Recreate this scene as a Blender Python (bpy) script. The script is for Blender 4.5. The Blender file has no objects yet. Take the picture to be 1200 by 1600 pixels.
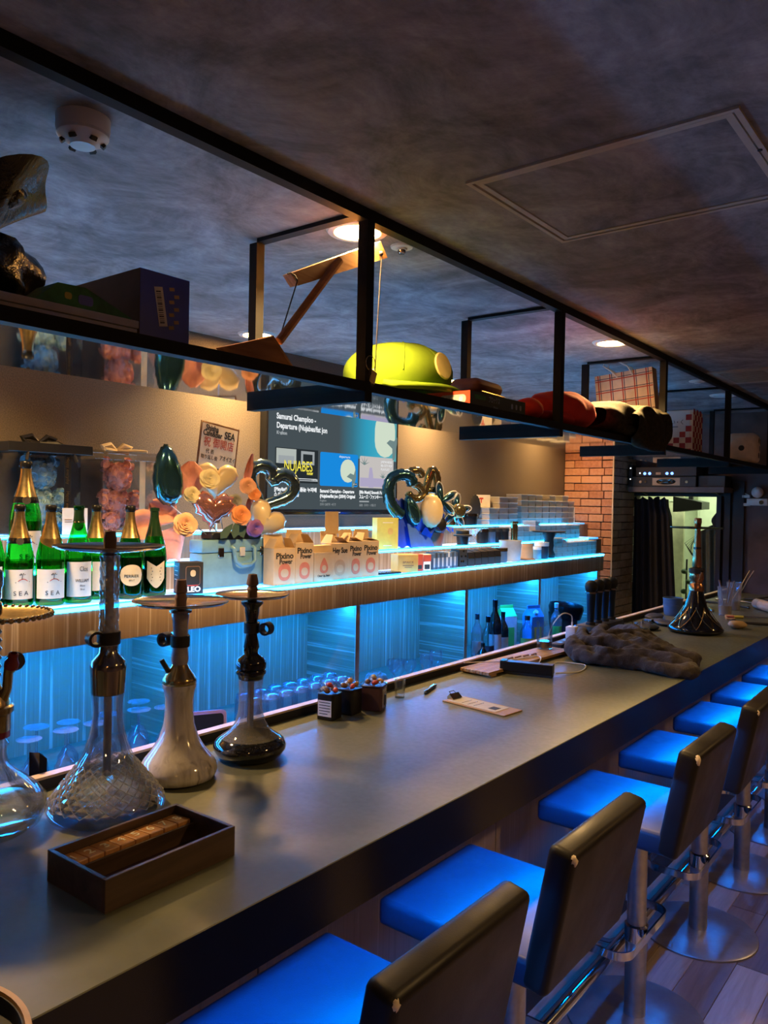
import bpy, bmesh, math, random
from mathutils import Vector, Matrix, Euler
random.seed(7)
R = math.radians
PI = math.pi
S = bpy.context.scene
C = S.collection

# ------------------------------------------------------------------ camera, world, exposure
cam_d = bpy.data.cameras.new('camera'); cam = bpy.data.objects.new('camera', cam_d); C.objects.link(cam)
cam_d.sensor_fit = 'VERTICAL'; cam_d.sensor_height = 24.0; cam_d.lens = 24.0 * 1225 / 1600
cam_d.clip_start = 0.02
_yaw, _p, _r = 0.669, -0.0140, 0.0192
_f = Vector((-math.sin(_yaw) * math.cos(_p), math.cos(_yaw) * math.cos(_p), math.sin(_p)))
_rt = Vector((math.cos(_yaw), math.sin(_yaw), 0)); _up = _rt.cross(_f)
_r2 = _rt * math.cos(_r) + _up * math.sin(_r); _u2 = _up * math.cos(_r) - _rt * math.sin(_r)
cam.matrix_world = Matrix(((_r2.x, _u2.x, -_f.x, 0), (_r2.y, _u2.y, -_f.y, 0), (_r2.z, _u2.z, -_f.z, 1.65), (0, 0, 0, 1)))
S.camera = cam
W = bpy.data.worlds.new('world'); S.world = W; W.use_nodes = True
W.node_tree.nodes['Background'].inputs[0].default_value = (0.02, 0.022, 0.03, 1)
W.node_tree.nodes['Background'].inputs[1].default_value = 0.3
S.view_settings.view_transform = 'Standard'; S.view_settings.look = 'None'
S.view_settings.exposure = 0.0; S.view_settings.gamma = 1.0; S.view_settings.use_curve_mapping = False
S.cycles.use_denoising = True
S.cycles.max_bounces = 10; S.cycles.transparent_max_bounces = 24; S.cycles.caustics_reflective = False; S.cycles.caustics_refractive = False
S.cycles.sample_clamp_indirect = 4.0

LED_COL = (0.012, 0.40, 1.0)
CUB_COL = (0.006, 0.215, 1.0)
LED_SHELF, LED_CUBBY, LED_BAR = 54.0, 200.0, 150.0
WARM = (1.0, 0.64, 0.26)
SPOT_FRONT, SPOT_WALL, SPOT_FILL = 44.0, 18.0, 18.0

# ------------------------------------------------------------------ materials
MATS = {}
def nodes(name):
    m = bpy.data.materials.new(name); m.use_nodes = True
    nt = m.node_tree; b = nt.nodes['Principled BSDF']
    MATS[name] = m
    return m, nt, b
def coords(nt, sc=(1, 1, 1), kind='Object'):
    tc = nt.nodes.new('ShaderNodeTexCoord'); mp = nt.nodes.new('ShaderNodeMapping')
    mp.inputs['Scale'].default_value = sc; nt.links.new(tc.outputs[kind], mp.inputs[0]); return mp.outputs[0]
def ramp(nt, fac, stops):
    r = nt.nodes.new('ShaderNodeValToRGB'); e = r.color_ramp.elements
    while len(e) < len(stops): e.new(0.5)
    for k, (p, c) in enumerate(stops): e[k].position = p; e[k].color = (*c, 1)
    nt.links.new(fac, r.inputs[0]); return r.outputs[0]
def noise(nt, vec, scale, detail=4, rough=.55, dist=0):
    n = nt.nodes.new('ShaderNodeTexNoise'); n.inputs['Scale'].default_value = scale; n.inputs['Detail'].default_value = detail
    n.inputs['Roughness'].default_value = rough; n.inputs['Distortion'].default_value = dist
    nt.links.new(vec, n.inputs['Vector']); return n.outputs[0]
def bump(nt, b, h, strength=.2, dist=.01):
    n = nt.nodes.new('ShaderNodeBump'); n.inputs['Strength'].default_value = strength; n.inputs['Distance'].default_value = dist
    nt.links.new(h, n.inputs['Height']); nt.links.new(n.outputs[0], b.inputs['Normal'])
def pm(name, col, rough=.5, metal=0, spec=.5, var=.12, vs=18, emit=None, es=1, coat=0, sheen=0, sss=0):
    """plain principled material with a little colour variation"""
    m, nt, b = nodes(name)
    b.inputs['Roughness'].default_value = rough; b.inputs['Metallic'].default_value = metal
    b.inputs['Specular IOR Level'].default_value = spec
    if var:
        f = noise(nt, coords(nt), vs, 3)
        lo = tuple(max(0, c * (1 - var)) for c in col); hi = tuple(min(1, c * (1 + var)) for c in col)
        nt.links.new(ramp(nt, f, [(.3, lo), (.7, hi)]), b.inputs['Base Color'])
    else: b.inputs['Base Color'].default_value = (*col, 1)
    if emit: b.inputs['Emission Color'].default_value = (*emit, 1); b.inputs['Emission Strength'].default_value = es
    if coat: b.inputs['Coat Weight'].default_value = coat; b.inputs['Coat Roughness'].default_value = .08
    if sheen: b.inputs['Sheen Weight'].default_value = sheen
    return m
def em(name, col, s=1.0):
    m = bpy.data.materials.new(name); m.use_nodes = True; nt = m.node_tree; nt.nodes.clear()
    e = nt.nodes.new('ShaderNodeEmission'); o = nt.nodes.new('ShaderNodeOutputMaterial')
    e.inputs[0].default_value = (*col, 1); e.inputs[1].default_value = s; nt.links.new(e.outputs[0], o.inputs[0]); MATS[name] = m; return m
def thin_glass(name, tint=(1, 1, 1), refl=.05, rough=.02, ior=1.5, frost=0, frostcol=(.8, .8, .8)):
    m = bpy.data.materials.new(name); m.use_nodes = True; nt = m.node_tree; nt.nodes.clear()
    o = nt.nodes.new('ShaderNodeOutputMaterial'); t = nt.nodes.new('ShaderNodeBsdfTransparent'); g = nt.nodes.new('ShaderNodeBsdfGlossy')
    t.inputs[0].default_value = (*tint, 1); g.inputs['Roughness'].default_value = rough
    fr = nt.nodes.new('ShaderNodeFresnel'); fr.inputs[0].default_value = ior
    ad = nt.nodes.new('ShaderNodeMath'); ad.operation = 'MULTIPLY_ADD'; ad.inputs[1].default_value = .5; ad.inputs[2].default_value = refl * .7; nt.links.new(fr.outputs[0], ad.inputs[0])
    mx = nt.nodes.new('ShaderNodeMixShader'); nt.links.new(ad.outputs[0], mx.inputs[0]); nt.links.new(t.outputs[0], mx.inputs[1]); nt.links.new(g.outputs[0], mx.inputs[2])
    out = mx.outputs[0]
    if frost:
        d = nt.nodes.new('ShaderNodeBsdfDiffuse'); d.inputs[0].default_value = (*frostcol, 1)
        m2 = nt.nodes.new('ShaderNodeMixShader'); m2.inputs[0].default_value = frost
        nt.links.new(out, m2.inputs[1]); nt.links.new(d.outputs[0], m2.inputs[2]); out = m2.outputs[0]
    nt.links.new(out, o.inputs[0]); MATS[name] = m; return m
def glass(name, col=(1, 1, 1), rough=0, ior=1.45):
    m, nt, b = nodes(name); b.inputs['Base Color'].default_value = (*col, 1); b.inputs['Roughness'].default_value = rough
    b.inputs['Transmission Weight'].default_value = 1; b.inputs['IOR'].default_value = ior; return m
def streaks(name, base, light, dark, axis=2, rough=.45, scale=60, amt=.62):
    """laminate wood: fine streaks running along one axis"""
    m, nt, b = nodes(name); sc = [scale, scale, scale]; sc[axis] = scale * .012
    v = coords(nt, tuple(sc)); f = noise(nt, v, 1.0, 5, .7)
    col = ramp(nt, f, [(.30, dark), (.47, base), (amt, base), (amt + .06, light)])
    nt.links.new(col, b.inputs['Base Color']); b.inputs['Roughness'].default_value = rough; bump(nt, b, f, .08, .002); return m
def wood(name, base, dark, axis=1, scale=14, rough=.5, dist=1.5):
    m, nt, b = nodes(name); sc = [scale, scale, scale]; sc[axis] = scale * .08
    f = noise(nt, coords(nt, tuple(sc)), 1.0, 6, .6, dist)
    nt.links.new(ramp(nt, f, [(.32, dark), (.62, base)]), b.inputs['Base Color']); b.inputs['Roughness'].default_value = rough; bump(nt, b, f, .12, .002); return m

# ------------------------------------------------------------------ mesh builder
class B:
    def __init__(s): s.bm = bmesh.new()
    def _add(s, vs, fs, M=None):
        v = [s.bm.verts.new(M @ Vector(p) if M else p) for p in vs]
        out = []
        for f in fs:
            try: out.append(s.bm.faces.new([v[i] for i in f]))
            except ValueError: pass
        return v, out
    def box(s, c, d, rot=None, bev=0, seg=2):
        x, y, z = (q / 2 for q in d)
        M = Matrix.Translation(c) @ (Euler(rot).to_matrix().to_4x4() if rot else Matrix())
        v, f = s._add([(-x, -y, -z), (x, -y, -z), (x, y, -z), (-x, y, -z), (-x, -y, z), (x, -y, z), (x, y, z), (-x, y, z)],
                      [(3, 2, 1, 0), (4, 5, 6, 7), (0, 1, 5, 4), (1, 2, 6, 5), (2, 3, 7, 6), (3, 0, 4, 7)], M)
        if bev:
            es = list({e for q in f for e in q.edges})
            bmesh.ops.bevel(s.bm, geom=es, offset=bev, segments=seg, profile=.5, affect='EDGES')
        return s
    def bb(s, a, b, bev=0, seg=2):
        return s.box([(p + q) / 2 for p, q in zip(a, b)], [abs(q - p) for p, q in zip(a, b)], None, bev, seg)
    def lathe(s, prof, n=32, c=(0, 0, 0), M=None, sx=1, sy=1, a0=0):
        M = Matrix.Translation(c) @ (M or Matrix()); rings = []
        for r, z in prof:
            if r <= 1e-6: rings.append([s.bm.verts.new(M @ Vector((0, 0, z)))])
            else: rings.append([s.bm.verts.new(M @ Vector((r * sx * math.cos(2 * PI * k / n + a0), r * sy * math.sin(2 * PI * k / n + a0), z))) for k in range(n)])
        for A, D in zip(rings, rings[1:]):
            for k in range(n):
                l = (k + 1) % n
                try:
                    if len(A) == 1 and len(D) == 1: break
                    if len(A) == 1: s.bm.faces.new((A[0], D[l], D[k]))
                    elif len(D) == 1: s.bm.faces.new((A[k], A[l], D[0]))
                    else: s.bm.faces.new((A[k], A[l], D[l], D[k]))
                except ValueError: pass
        return s
    def cyl(s, p0, p1, r0, r1=None, n=16, cap=True):
        r1 = r0 if r1 is None else r1
        p0 = Vector(p0); p1 = Vector(p1); d = p1 - p0; q = d.to_track_quat('Z', 'Y').to_matrix().to_4x4()
        L = d.length; pr = [(r0, 0), (r1, L)]
        if cap: pr = [(0, 0)] + pr + [(0, L)]
        return s.lathe(pr, n, p0, q)
    def tube(s, pts, r, n=8, closed=False, cap=True):
        pts = [Vector(p) for p in pts]; N = len(pts); rings = []; up = None
        for i, p in enumerate(pts):
            a = pts[(i - 1) % N] if (closed or i) else p; b2 = pts[(i + 1) % N] if (closed or i < N - 1) else p
            t = (b2 - a).normalized()
            if up is None: up = t.orthogonal().normalized()
            up = (up - t * up.dot(t)); up = up.normalized() if up.length > 1e-6 else t.orthogonal().normalized()
            w = t.cross(up); rr = r[i] if isinstance(r, (list, tuple)) else r
            rings.append([s.bm.verts.new(p + (up * math.cos(2 * PI * k / n) + w * math.sin(2 * PI * k / n)) * rr) for k in range(n)])
        for i in range(N if closed else N - 1):
            A, D = rings[i], rings[(i + 1) % N]
            for k in range(n):
                l = (k + 1) % n; s.bm.faces.new((A[k], A[l], D[l], D[k]))
        if cap and not closed:
            s.bm.faces.new(rings[0][::-1]); s.bm.faces.new(rings[-1])
        return s
    def prism(s, poly, h0, h1, axis=2):
        def P(a, b, h):
            return {0: (h, a, b), 1: (a, h, b), 2: (a, b, h)}[axis]
        n = len(poly); v0 = [s.bm.verts.new(P(a, b, h0)) for a, b in poly]; v1 = [s.bm.verts.new(P(a, b, h1)) for a, b in poly]
        s.bm.faces.new(v0[::-1]); s.bm.faces.new(v1)
        for k in range(n):
            l = (k + 1) % n; s.bm.faces.new((v0[k], v0[l], v1[l], v1[k]))
        return s
    def grid(s, fn, nu, nv, close_u=False):
        vs = [[s.bm.verts.new(fn(i / (nu if close_u else nu - 1), j / (nv - 1))) for j in range(nv)] for i in range(nu)]
        for i in range(nu if close_u else nu - 1):
            for j in range(nv - 1):
                k = (i + 1) % nu
                s.bm.faces.new((vs[i][j], vs[k][j], vs[k][j + 1], vs[i][j + 1]))
        return s
    def sphere(s, c, r, n=16, m=10, sc=(1, 1, 1), rot=None):
        M = (Euler(rot).to_matrix().to_4x4() if rot else Matrix()) @ Matrix.Diagonal((*sc, 1))
        return s.lathe([(r * math.sin(PI * k / m) if 0 < k < m else 0, -r * math.cos(PI * k / m)) for k in range(m + 1)], n, c, M)
    def displace(s, fn):
        for v in s.bm.verts: v.co = fn(v.co)
        return s
    def mesh(s, name, mat, smooth=38):
        bmesh.ops.recalc_face_normals(s.bm, faces=s.bm.faces)
        me = bpy.data.meshes.new(name); s.bm.to_mesh(me); s.bm.free()
        if smooth:
            for p in me.polygons: p.use_smooth = True
            me.set_sharp_from_angle(angle=R(smooth))
        if mat: me.materials.append(MATS[mat] if isinstance(mat, str) else mat)
        return me
    def build(s, name, mat, parent=None, smooth=38, loc=None, rot=None):
        o = bpy.data.objects.new(name, s.mesh(name, mat, smooth)); C.objects.link(o)
        if parent: o.parent = parent
        if loc is not None: o.location = loc
        if rot is not None: o.rotation_euler = rot
        return o
def tag(o, label=None, cat=None, group=None, kind=None):
    if label: o['label'] = label
    if cat: o['category'] = cat
    if group: o['group'] = group
    if kind: o['kind'] = kind
    return o
def empty(name, loc=(0, 0, 0), rz=0, label=None, cat=None, group=None, rot=None):
    o = bpy.data.objects.new(name, None); C.objects.link(o); o.location = loc; o.rotation_euler = rot or (0, 0, rz); o.empty_display_size = .05
    return tag(o, label, cat, group)
def link_copy(me, name, parent=None, loc=(0, 0, 0), rot=(0, 0, 0), scale=(1, 1, 1)):
    o = bpy.data.objects.new(name, me); C.objects.link(o); o.parent = parent; o.location = loc; o.rotation_euler = rot; o.scale = scale; return o
def dup(root, loc, rz=None, label=None):
    r = root.copy(); C.objects.link(r); r.location = loc
    if rz is not None: r.rotation_euler = (0, 0, rz)
    if label: r['label'] = label
    for ch in list(root.children):
        c = ch.copy(); C.objects.link(c); c.parent = r
        for g in list(ch.children):
            d = g.copy(); C.objects.link(d); d.parent = c
    return r
def frame(o, u, v, pos):
    """orient a flat piece: local x along u, local y along v"""
    u = Vector(u).normalized(); v = Vector(v).normalized(); n = u.cross(v)
    o.matrix_local = Matrix(((u.x, v.x, n.x, pos[0]), (u.y, v.y, n.y, pos[1]), (u.z, v.z, n.z, pos[2]), (0, 0, 0, 1)))
def text(body, size, mat, parent, pos, u=(0, 1, 0), v=(0, 0, 1), name='lettering', align='CENTER', ext=.0004, sx=1.0, bold=0.0, width=None):
    cu = bpy.data.curves.new('t', 'FONT'); cu.body = body; cu.size = size; cu.align_x = align; cu.align_y = 'CENTER'; cu.extrude = ext; cu.offset = bold
    cu.resolution_u = 3
    t = bpy.data.objects.new('t', cu); C.objects.link(t)
    me = bpy.data.meshes.new_from_object(t); bpy.data.objects.remove(t); bpy.data.curves.remove(cu)
    me.materials.clear(); me.materials.append(MATS[mat])
    if width and len(me.vertices):
        xs = [q.co.x for q in me.vertices]; sx = width / max(1e-6, max(xs) - min(xs))
    for q in me.vertices: q.co.x *= sx
    o = bpy.data.objects.new(name, me); C.objects.link(o); o.parent = parent; frame(o, u, v, pos); return o
def quad(name, mat, parent, pos, w, h, u=(0, 1, 0), v=(0, 0, 1), t=.0006, bev=0):
    o = B().box((0, 0, 0), (w, h, t)).build(name, mat, parent, 0) if not bev else rounded(w, h, bev, t).build(name, mat, parent, 0)
    frame(o, u, v, pos); return o
def rounded(w, h, r, t, n=4):
    pts = []
    for cx, cy, a in ((w / 2 - r, h / 2 - r, 0), (-w / 2 + r, h / 2 - r, 90), (-w / 2 + r, -h / 2 + r, 180), (w / 2 - r, -h / 2 + r, 270)):
        for k in range(n + 1): pts.append((cx + r * math.cos(R(a + 90 * k / n)), cy + r * math.sin(R(a + 90 * k / n))))
    return B().prism(pts, -t / 2, t / 2)
def disc(w, n=24): return [(w * math.cos(2 * PI * k / n), w * math.sin(2 * PI * k / n)) for k in range(n)]

# ------------------------------------------------------------------ surface materials
def _ceil():
    m, nt, b = nodes('ceiling_plaster'); v = coords(nt)
    n1 = noise(nt, coords(nt, (1, 1.0, 1)), 3.6, 9, .70, .7); n2 = noise(nt, coords(nt, (1.6, .7, 1)), 24, 5, .65, .4)
    mx = nt.nodes.new('ShaderNodeMix'); mx.data_type = 'FLOAT'; mx.inputs[0].default_value = .22
    nt.links.new(n1, mx.inputs[2]); nt.links.new(n2, mx.inputs[3])
    c = ramp(nt, mx.outputs[0], [(.34, (.085, .082, .09)), (.46, (.19, .185, .195)), (.56, (.30, .29, .31)), (.68, (.46, .45, .47))])
    nt.links.new(c, b.inputs['Base Color']); b.inputs['Roughness'].default_value = .75; bump(nt, b, n1, .05, .01)
_ceil()
def _wallpaper(name, a, c, sc=260):
    m, nt, b = nodes(name); f = noise(nt, coords(nt, (1, 1, .7)), sc, 2, .5)
    nt.links.new(ramp(nt, f, [(.3, a), (.7, c)]), b.inputs['Base Color']); b.inputs['Roughness'].default_value = .55; bump(nt, b, f, .25, .003)
_wallpaper('wallpaper', (.085, .07, .055), (.16, .13, .10))
pm('plaster_dark', (.12, .09, .085), .8, var=.35, vs=5)
def _counter():
    m, nt, b = nodes('counter_laminate'); f = noise(nt, coords(nt), 5, 6, .6)
    nt.links.new(ramp(nt, f, [(.35, (.098, .106, .070)), (.65, (.130, .138, .096))]), b.inputs['Base Color'])
    g = noise(nt, coords(nt), 60, 3); r = ramp(nt, g, [(.3, (.36,) * 3), (.7, (.46,) * 3)]); nt.links.new(r, b.inputs['Roughness'])
    b.inputs['Specular IOR Level'].default_value = .5
_counter()
pm('fascia_gloss', (.008, .008, .012), .24, spec=.35, var=.1)
pm('black_board', (.012, .012, .014), .6)
streaks('wood_laminate', (.29, .195, .12), (.50, .40, .31), (.22, .14, .085), 2, scale=75, amt=.55)
streaks('wood_laminate_cross', (.29, .195, .12), (.50, .40, .31), (.22, .14, .085), 0, scale=75, amt=.55)
streaks('front_laminate', (.24, .195, .18), (.50, .44, .42), (.17, .135, .125), 2, scale=70)
pm('edge_oak', (.62, .46, .30), .5, var=.15)
pm('steel_black', (.008, .0075, .0075), .6, spec=.15, var=.2)
pm('mirror_film', (.62, .64, .68), .035, metal=1, var=0)
pm('shelf_black', (.02, .02, .022), .5)
pm('acrylic_white', (.75, .78, .8), .25); pm('acrylic_lit', (.6, .66, .7), .25, emit=LED_COL, es=1.4)  # shelf-top acrylic: blue strip glow put in as even emission
em('led_shelf', LED_COL, LED_SHELF); em('led_glow', LED_COL, LED_SHELF * .2); em('led_cubby', CUB_COL, LED_CUBBY); em('led_bar', (0.0, .20, 1.0), LED_BAR)
em('lamp_warm', (1.0, .46, .10), 150)
pm('trim_white', (.7, .68, .64), .4, var=.05)
pm('aluminium', (.50, .45, .38), .45, metal=.1, var=.1)
pm('mortar', (.035, .028, .024), .9)
def _brick(name, a, c, d):
    m, nt, b = nodes(name); oi = nt.nodes.new('ShaderNodeObjectInfo'); f = noise(nt, coords(nt), 38, 6, .65)
    ad = nt.nodes.new('ShaderNodeMath'); ad.operation = 'MULTIPLY_ADD'; ad.inputs[1].default_value = .45; nt.links.new(oi.outputs['Random'], ad.inputs[0]); 
    sb = nt.nodes.new('ShaderNodeMath'); sb.operation = 'MULTIPLY'; sb.inputs[1].default_value = .75; nt.links.new(f, sb.inputs[0]); nt.links.new(sb.outputs[0], ad.inputs[2])
    nt.links.new(ramp(nt, ad.outputs[0], [(.25, a), (.5, c), (.75, d)]), b.inputs['Base Color']); b.inputs['Roughness'].default_value = .85; bump(nt, b, f, .5, .006)
_brick('brick_orange', (.30, .12, .06), (.46, .20, .11), (.58, .30, .17))
_brick('brick_stone', (.26, .22, .15), (.42, .36, .25), (.55, .48, .35))
def _plank():
    m, nt, b = nodes('floor_plank'); oi = nt.nodes.new('ShaderNodeObjectInfo')
    f = noise(nt, coords(nt, (40, 3, 40)), 1, 6, .65, .8)
    ad = nt.nodes.new('ShaderNodeMath'); ad.operation = 'MULTIPLY_ADD'; ad.inputs[1].default_value = .5
    sb = nt.nodes.new('ShaderNodeMath'); sb.operation = 'MULTIPLY'; sb.inputs[1].default_value = .6
    nt.links.new(oi.outputs['Random'], ad.inputs[0]); nt.links.new(f, sb.inputs[0]); nt.links.new(sb.outputs[0], ad.inputs[2])
    nt.links.new(ramp(nt, ad.outputs[0], [(.2, (.07, .045, .035)), (.5, (.17, .12, .095)), (.8, (.33, .26, .21))]), b.inputs['Base Color'])
    b.inputs['Roughness'].default_value = .42; bump(nt, b, f, .12, .002)
_plank()
def _leather(name, col, rough, spec=.4):
    m, nt, b = nodes(name); b.inputs['Specular IOR Level'].default_value = spec; b.inputs['Base Color'].default_value = (*col, 1)
    f = noise(nt, coords(nt), 320, 2); g = noise(nt, coords(nt), 9, 4)
    nt.links.new(ramp(nt, g, [(.3, (rough - .06,) * 3), (.7, (rough + .08,) * 3)]), b.inputs['Roughness']); bump(nt, b, f, .18, .001)
_leather('seat_leather', (.008, .018, .038), .42, .3)
_leather('back_leather', (.009, .007, .006), .40, .24)
pm('steel_column', (.42, .42, .43), .34, metal=1, var=.12, vs=40)
pm('chrome', (.72, .72, .74), .09, metal=1, var=.05)
pm('base_steel', (.30, .29, .30), .38, metal=.85, var=.15, vs=14)
pm('foam_torn', (.62, .5, .36), .9, var=.25, vs=60)
pm('room_paint', (.72, .78, .6), .7, var=.05); pm('room_paint_warm', (.62, .6, .42), .7)

# ------------------------------------------------------------------ room shell
ZC, XW, YE = 2.40, -2.90, 6.60
def struct(o, label=None, cat=None): return tag(o, label, cat, None, 'structure')
floor = struct(B().bb((-3.2, -1.7, -.08), (2.2, 8.4, -.006)).build('floor', 'floor_plank', None, 0), 'wood plank floor under the bar stools', 'floor')
struct(B().bb((-3.2, -1.7, ZC), (2.2, YE + .12, ZC + .1)).build('ceiling', 'ceiling_plaster', None, 0), 'mottled dark grey plaster ceiling over the bar', 'ceiling')
struct(B().bb((XW - .1, -1.7, 0), (XW, YE, ZC)).build('wall_back', 'wallpaper', None, 0), 'taupe textured wall behind the lit shelves', 'wall')
struct(B().bb((2.0, -1.7, 0), (2.1, YE, ZC)).build('wall_right', 'plaster_dark', None, 0), 'dark plaster wall across the room from the bar', 'wall')
struct(B().bb((XW, -1.7, 0), (2.0, -1.6, ZC)).build('wall_near', 'plaster_dark', None, 0), 'dark plaster wall behind the viewer', 'wall')
DX0, DX1, DZ = -2.47, -1.765, 1.735
struct(B().bb((DX1, YE, 0), (2.0, YE + .1, ZC)).bb((XW, YE, 0), (DX0, YE + .1, ZC)).bb((DX0, YE, DZ), (DX1, YE + .1, ZC)).build('wall_end', 'plaster_dark', None, 0), 'brown plaster wall at the far end, pierced by a lit doorway', 'wall')
# lit room beyond the doorway
struct(B().bb((-3.2, 8.3, 0), (-1.0, 8.4, 2.4)).bb((-3.3, 6.7, 0), (-3.2, 8.4, 2.4)).bb((-1.1, 6.7, 0), (-1.0, 8.4, 2.4)).bb((-3.3, 6.7, 2.3), (-1.0, 8.4, 2.4)).build('wall_beyond', 'room_paint', None, 0), 'pale green-white walls of the room beyond the doorway', 'wall')
def tri(n, parts, label):
    b = B()
    for a, c in parts: b.bb(a, c)
    return struct(b.build('trim_%d' % n, 'black_board', None, 0), label, 'trim')
tri(1, [((-1.80, YE - .05, 0), (-1.765, YE + .11, 1.80))], 'black inner jamb of the lit doorway')
tri(2, [((-1.745, YE - .035, 0), (-1.70, YE, 1.86)), ((-1.68, YE - .03, 0), (-1.60, YE, 1.86))], 'black door casing beside the plaster wall')
tri(3, [((-2.48, YE - .04, DZ), (-1.70, YE, DZ + .022))], 'thin black lintel strip over the doorway')
# planks
for i in range(15):
    x0 = -1.36 + i * .128; y = .7 + (i * .37) % .8; 
    while y < 6.55:
        L = .92 if (i + int(y * 3)) % 2 else 1.15
        y1 = min(y + L, 6.58)
        if y1 - y > .1: link_copy(B().bb((-.0632, 0, -.006), (.0632, y1 - y - .003, 0), .0012, 1).mesh('plank', 'floor_plank', 0), 'plank', floor, (x0 + .064, y, 0))
        y = y1
# brick pillar
PX, PY = -2.475, 6.10
pil = struct(B().bb((XW, PY + .012, 0), (PX - .012, YE, ZC)).build('wall_pillar', 'mortar', None, 0), 'brick-faced pillar at the end of the lit shelves', 'pillar')
struct(B().bb((PX - .004, PY - .006, 0), (PX + .006, PY + .004, ZC - .001)).build('trim_4', 'edge_oak', None, 0), 'pale corner strip on the brick pillar', 'trim')
bh = .063
def brick_mesh(L, seed, mat, face):
    rr = random.Random(seed); j = lambda: rr.uniform(-.0016, .0016)
    b = B()
    if face == 0: b.bb((0, -.006 + j(), j()), (L - .006, .014, bh - .006 + j()), .003, 1)
    else: b.bb((-.014, 0, j()), (.006 + j(), L - .006, bh - .006 + j()), .003, 1)
    return b.mesh('brick', mat, 0)
for k in range(38):
    z = k * bh + .003
    x = XW + .003; cuts = [.22, .13, .2] if k % 3 == 0 else ([.09, .24, .2] if k % 3 == 1 else [.15, .18, .2])
    for q, L in enumerate(cuts):
        L = min(L, PX - x)
        if L > .03: link_copy(brick_mesh(L, k * 7 + q, 'brick_orange', 0), 'brick', pil, (x, PY + .003, z))
        x += L
    y = PY + .02; cuts = [.17, .2, .2] if k % 2 else [.1, .19, .19]
    for q, L in enumerate(cuts):
        L = min(L, YE - y - .01)
        if L > .03: link_copy(brick_mesh(L, k * 11 + q + 900, 'brick_stone', 1), 'brick', pil, (PX - .002, y, z))
        y += L

# ------------------------------------------------------------------ ceiling fittings
def downlight(x, y, power, lit, label, spread=125):
    d = empty('downlight', (x, y, ZC), 0, label, 'downlight', 'recessed ceiling downlights')
    B().lathe([(.062, -.004), (.066, -.009), (.082, -.008), (.088, -.001), (.088, .0)], 40).build('trim_ring', 'trim_white', d)
    B().lathe([(0, -.010), (.04, -.0085), (.062, -.004)], 32).build('lens', 'lamp_warm' if lit else 'acrylic_white', d)
    if lit:
        L = bpy.data.lights.new('downlight_lamp', 'AREA'); L.shape = 'DISK'; L.size = .12; L.energy = power; L.color = WARM; L.spread = R(spread)
        o = bpy.data.objects.new('downlight_lamp', L); C.objects.link(o); o.parent = d; o.location = (0, 0, -.012)
    return d
downlight(-1.425, 1.66, SPOT_FRONT, True, 'lit warm downlight beside the wooden swing toy rack bay', 128)
downlight(-1.43, 3.47, SPOT_FRONT, True, 'lit warm downlight above the plaid paper bag', 128)
downlight(-1.485, 5.50, 0, False, 'unlit white downlight above the big wooden die')
for x, y, l in ((-2.38, .92, 'small warm downlight washing the wall above the rose bear boxes'), (-2.69, 2.445, 'small warm downlight washing the wall beside the television'), (-2.69, 4.04, 'small warm downlight washing the wall above the dark jars'), (-2.66, 5.55, 'small warm downlight in front of the brick pillar')):
    downlight(x, y, SPOT_WALL * (1.1 if y < 1 else .4 if y > 5 else 1), True, l)
for y, l in ((-.9, 'warm fill downlight added out of view over the customer side, behind the viewer'), (2.0, 'warm fill downlight added out of view over the customer side, above the stools'), (4.9, 'warm fill downlight added out of view over the customer side, toward the far wall')):
    downlight(.75, y, SPOT_FILL * (.45 if y < 0 else 1), True, l, 140)  # unseen fill lamps, added to brighten the sides facing the camera
# smoke detector, sprinkler, small sensor
d = empty('smoke_detector', (-1.456, .852, ZC), 0, 'white round smoke detector on the ceiling above the black bag', 'smoke detector')
B().lathe([(.052, 0), (.052, -.022), (.05, -.03), (.0, -.03)], 32).build('base', 'trim_white', d)
B().lathe([(.05, -.028), (.05, -.036), (.045, -.042), (.026, -.053), (.024, -.056), (0, -.056)], 32).build('cover', 'trim_white', d)
for k in range(6):
    a = 2 * PI * k / 6; B().box((math.cos(a) * .036, math.sin(a) * .036, -.047), (.014, .012, .008), (0, R(38), a)).build('vent_slot', 'black_board', d)
d = empty('sprinkler', (-1.408, 1.841, ZC), 0, 'small white ceiling sprinkler next to the lit downlight', 'sprinkler')
B().lathe([(.034, 0), (.032, -.005), (.016, -.007), (.016, -.011), (0, -.011)], 28).build('flange', 'trim_white', d)
B().lathe([(.012, -.01), (.012, -.018), (.009, -.022), (0, -.022)], 20).build('head', 'chrome', d)
d = empty('motion_sensor', (-1.446, 4.81, ZC), 0, 'small white disc sensor on the ceiling above the checkered box', 'sensor')
B().lathe([(.05, 0), (.048, -.006), (.02, -.008), (.018, -.016), (0, -.017)], 28).build('cover', 'trim_white', d)
# access hatch
h = empty('access_hatch', (-.705, 1.81, ZC), 0, 'square ceiling access hatch with a pale metal frame', 'hatch')
def sqframe(b, w, l, t, z0, z1):
    b.bb((-w, -l, z0), (w, -l + t, z1)).bb((-w, l - t, z0), (w, l, z1)).bb((-w, -l + t, z0), (-w + t, l - t, z1)).bb((w - t, -l + t, z0), (w, l - t, z1)); return b
sqframe(B(), .30, .256, .011, -.006, 0).build('outer_frame', 'aluminium', h, 0)
sqframe(B(), .284, .240, .015, -.004, 0).build('inner_frame', 'aluminium', h, 0)
B().bb((-.268, -.224, -.0015), (.268, .224, 0)).build('panel', 'ceiling_plaster', h, 0)
B().cyl((.29, -.05, -.008), (.29, -.05, -.006), .005, n=10).build('latch', 'black_board', h)
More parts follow.
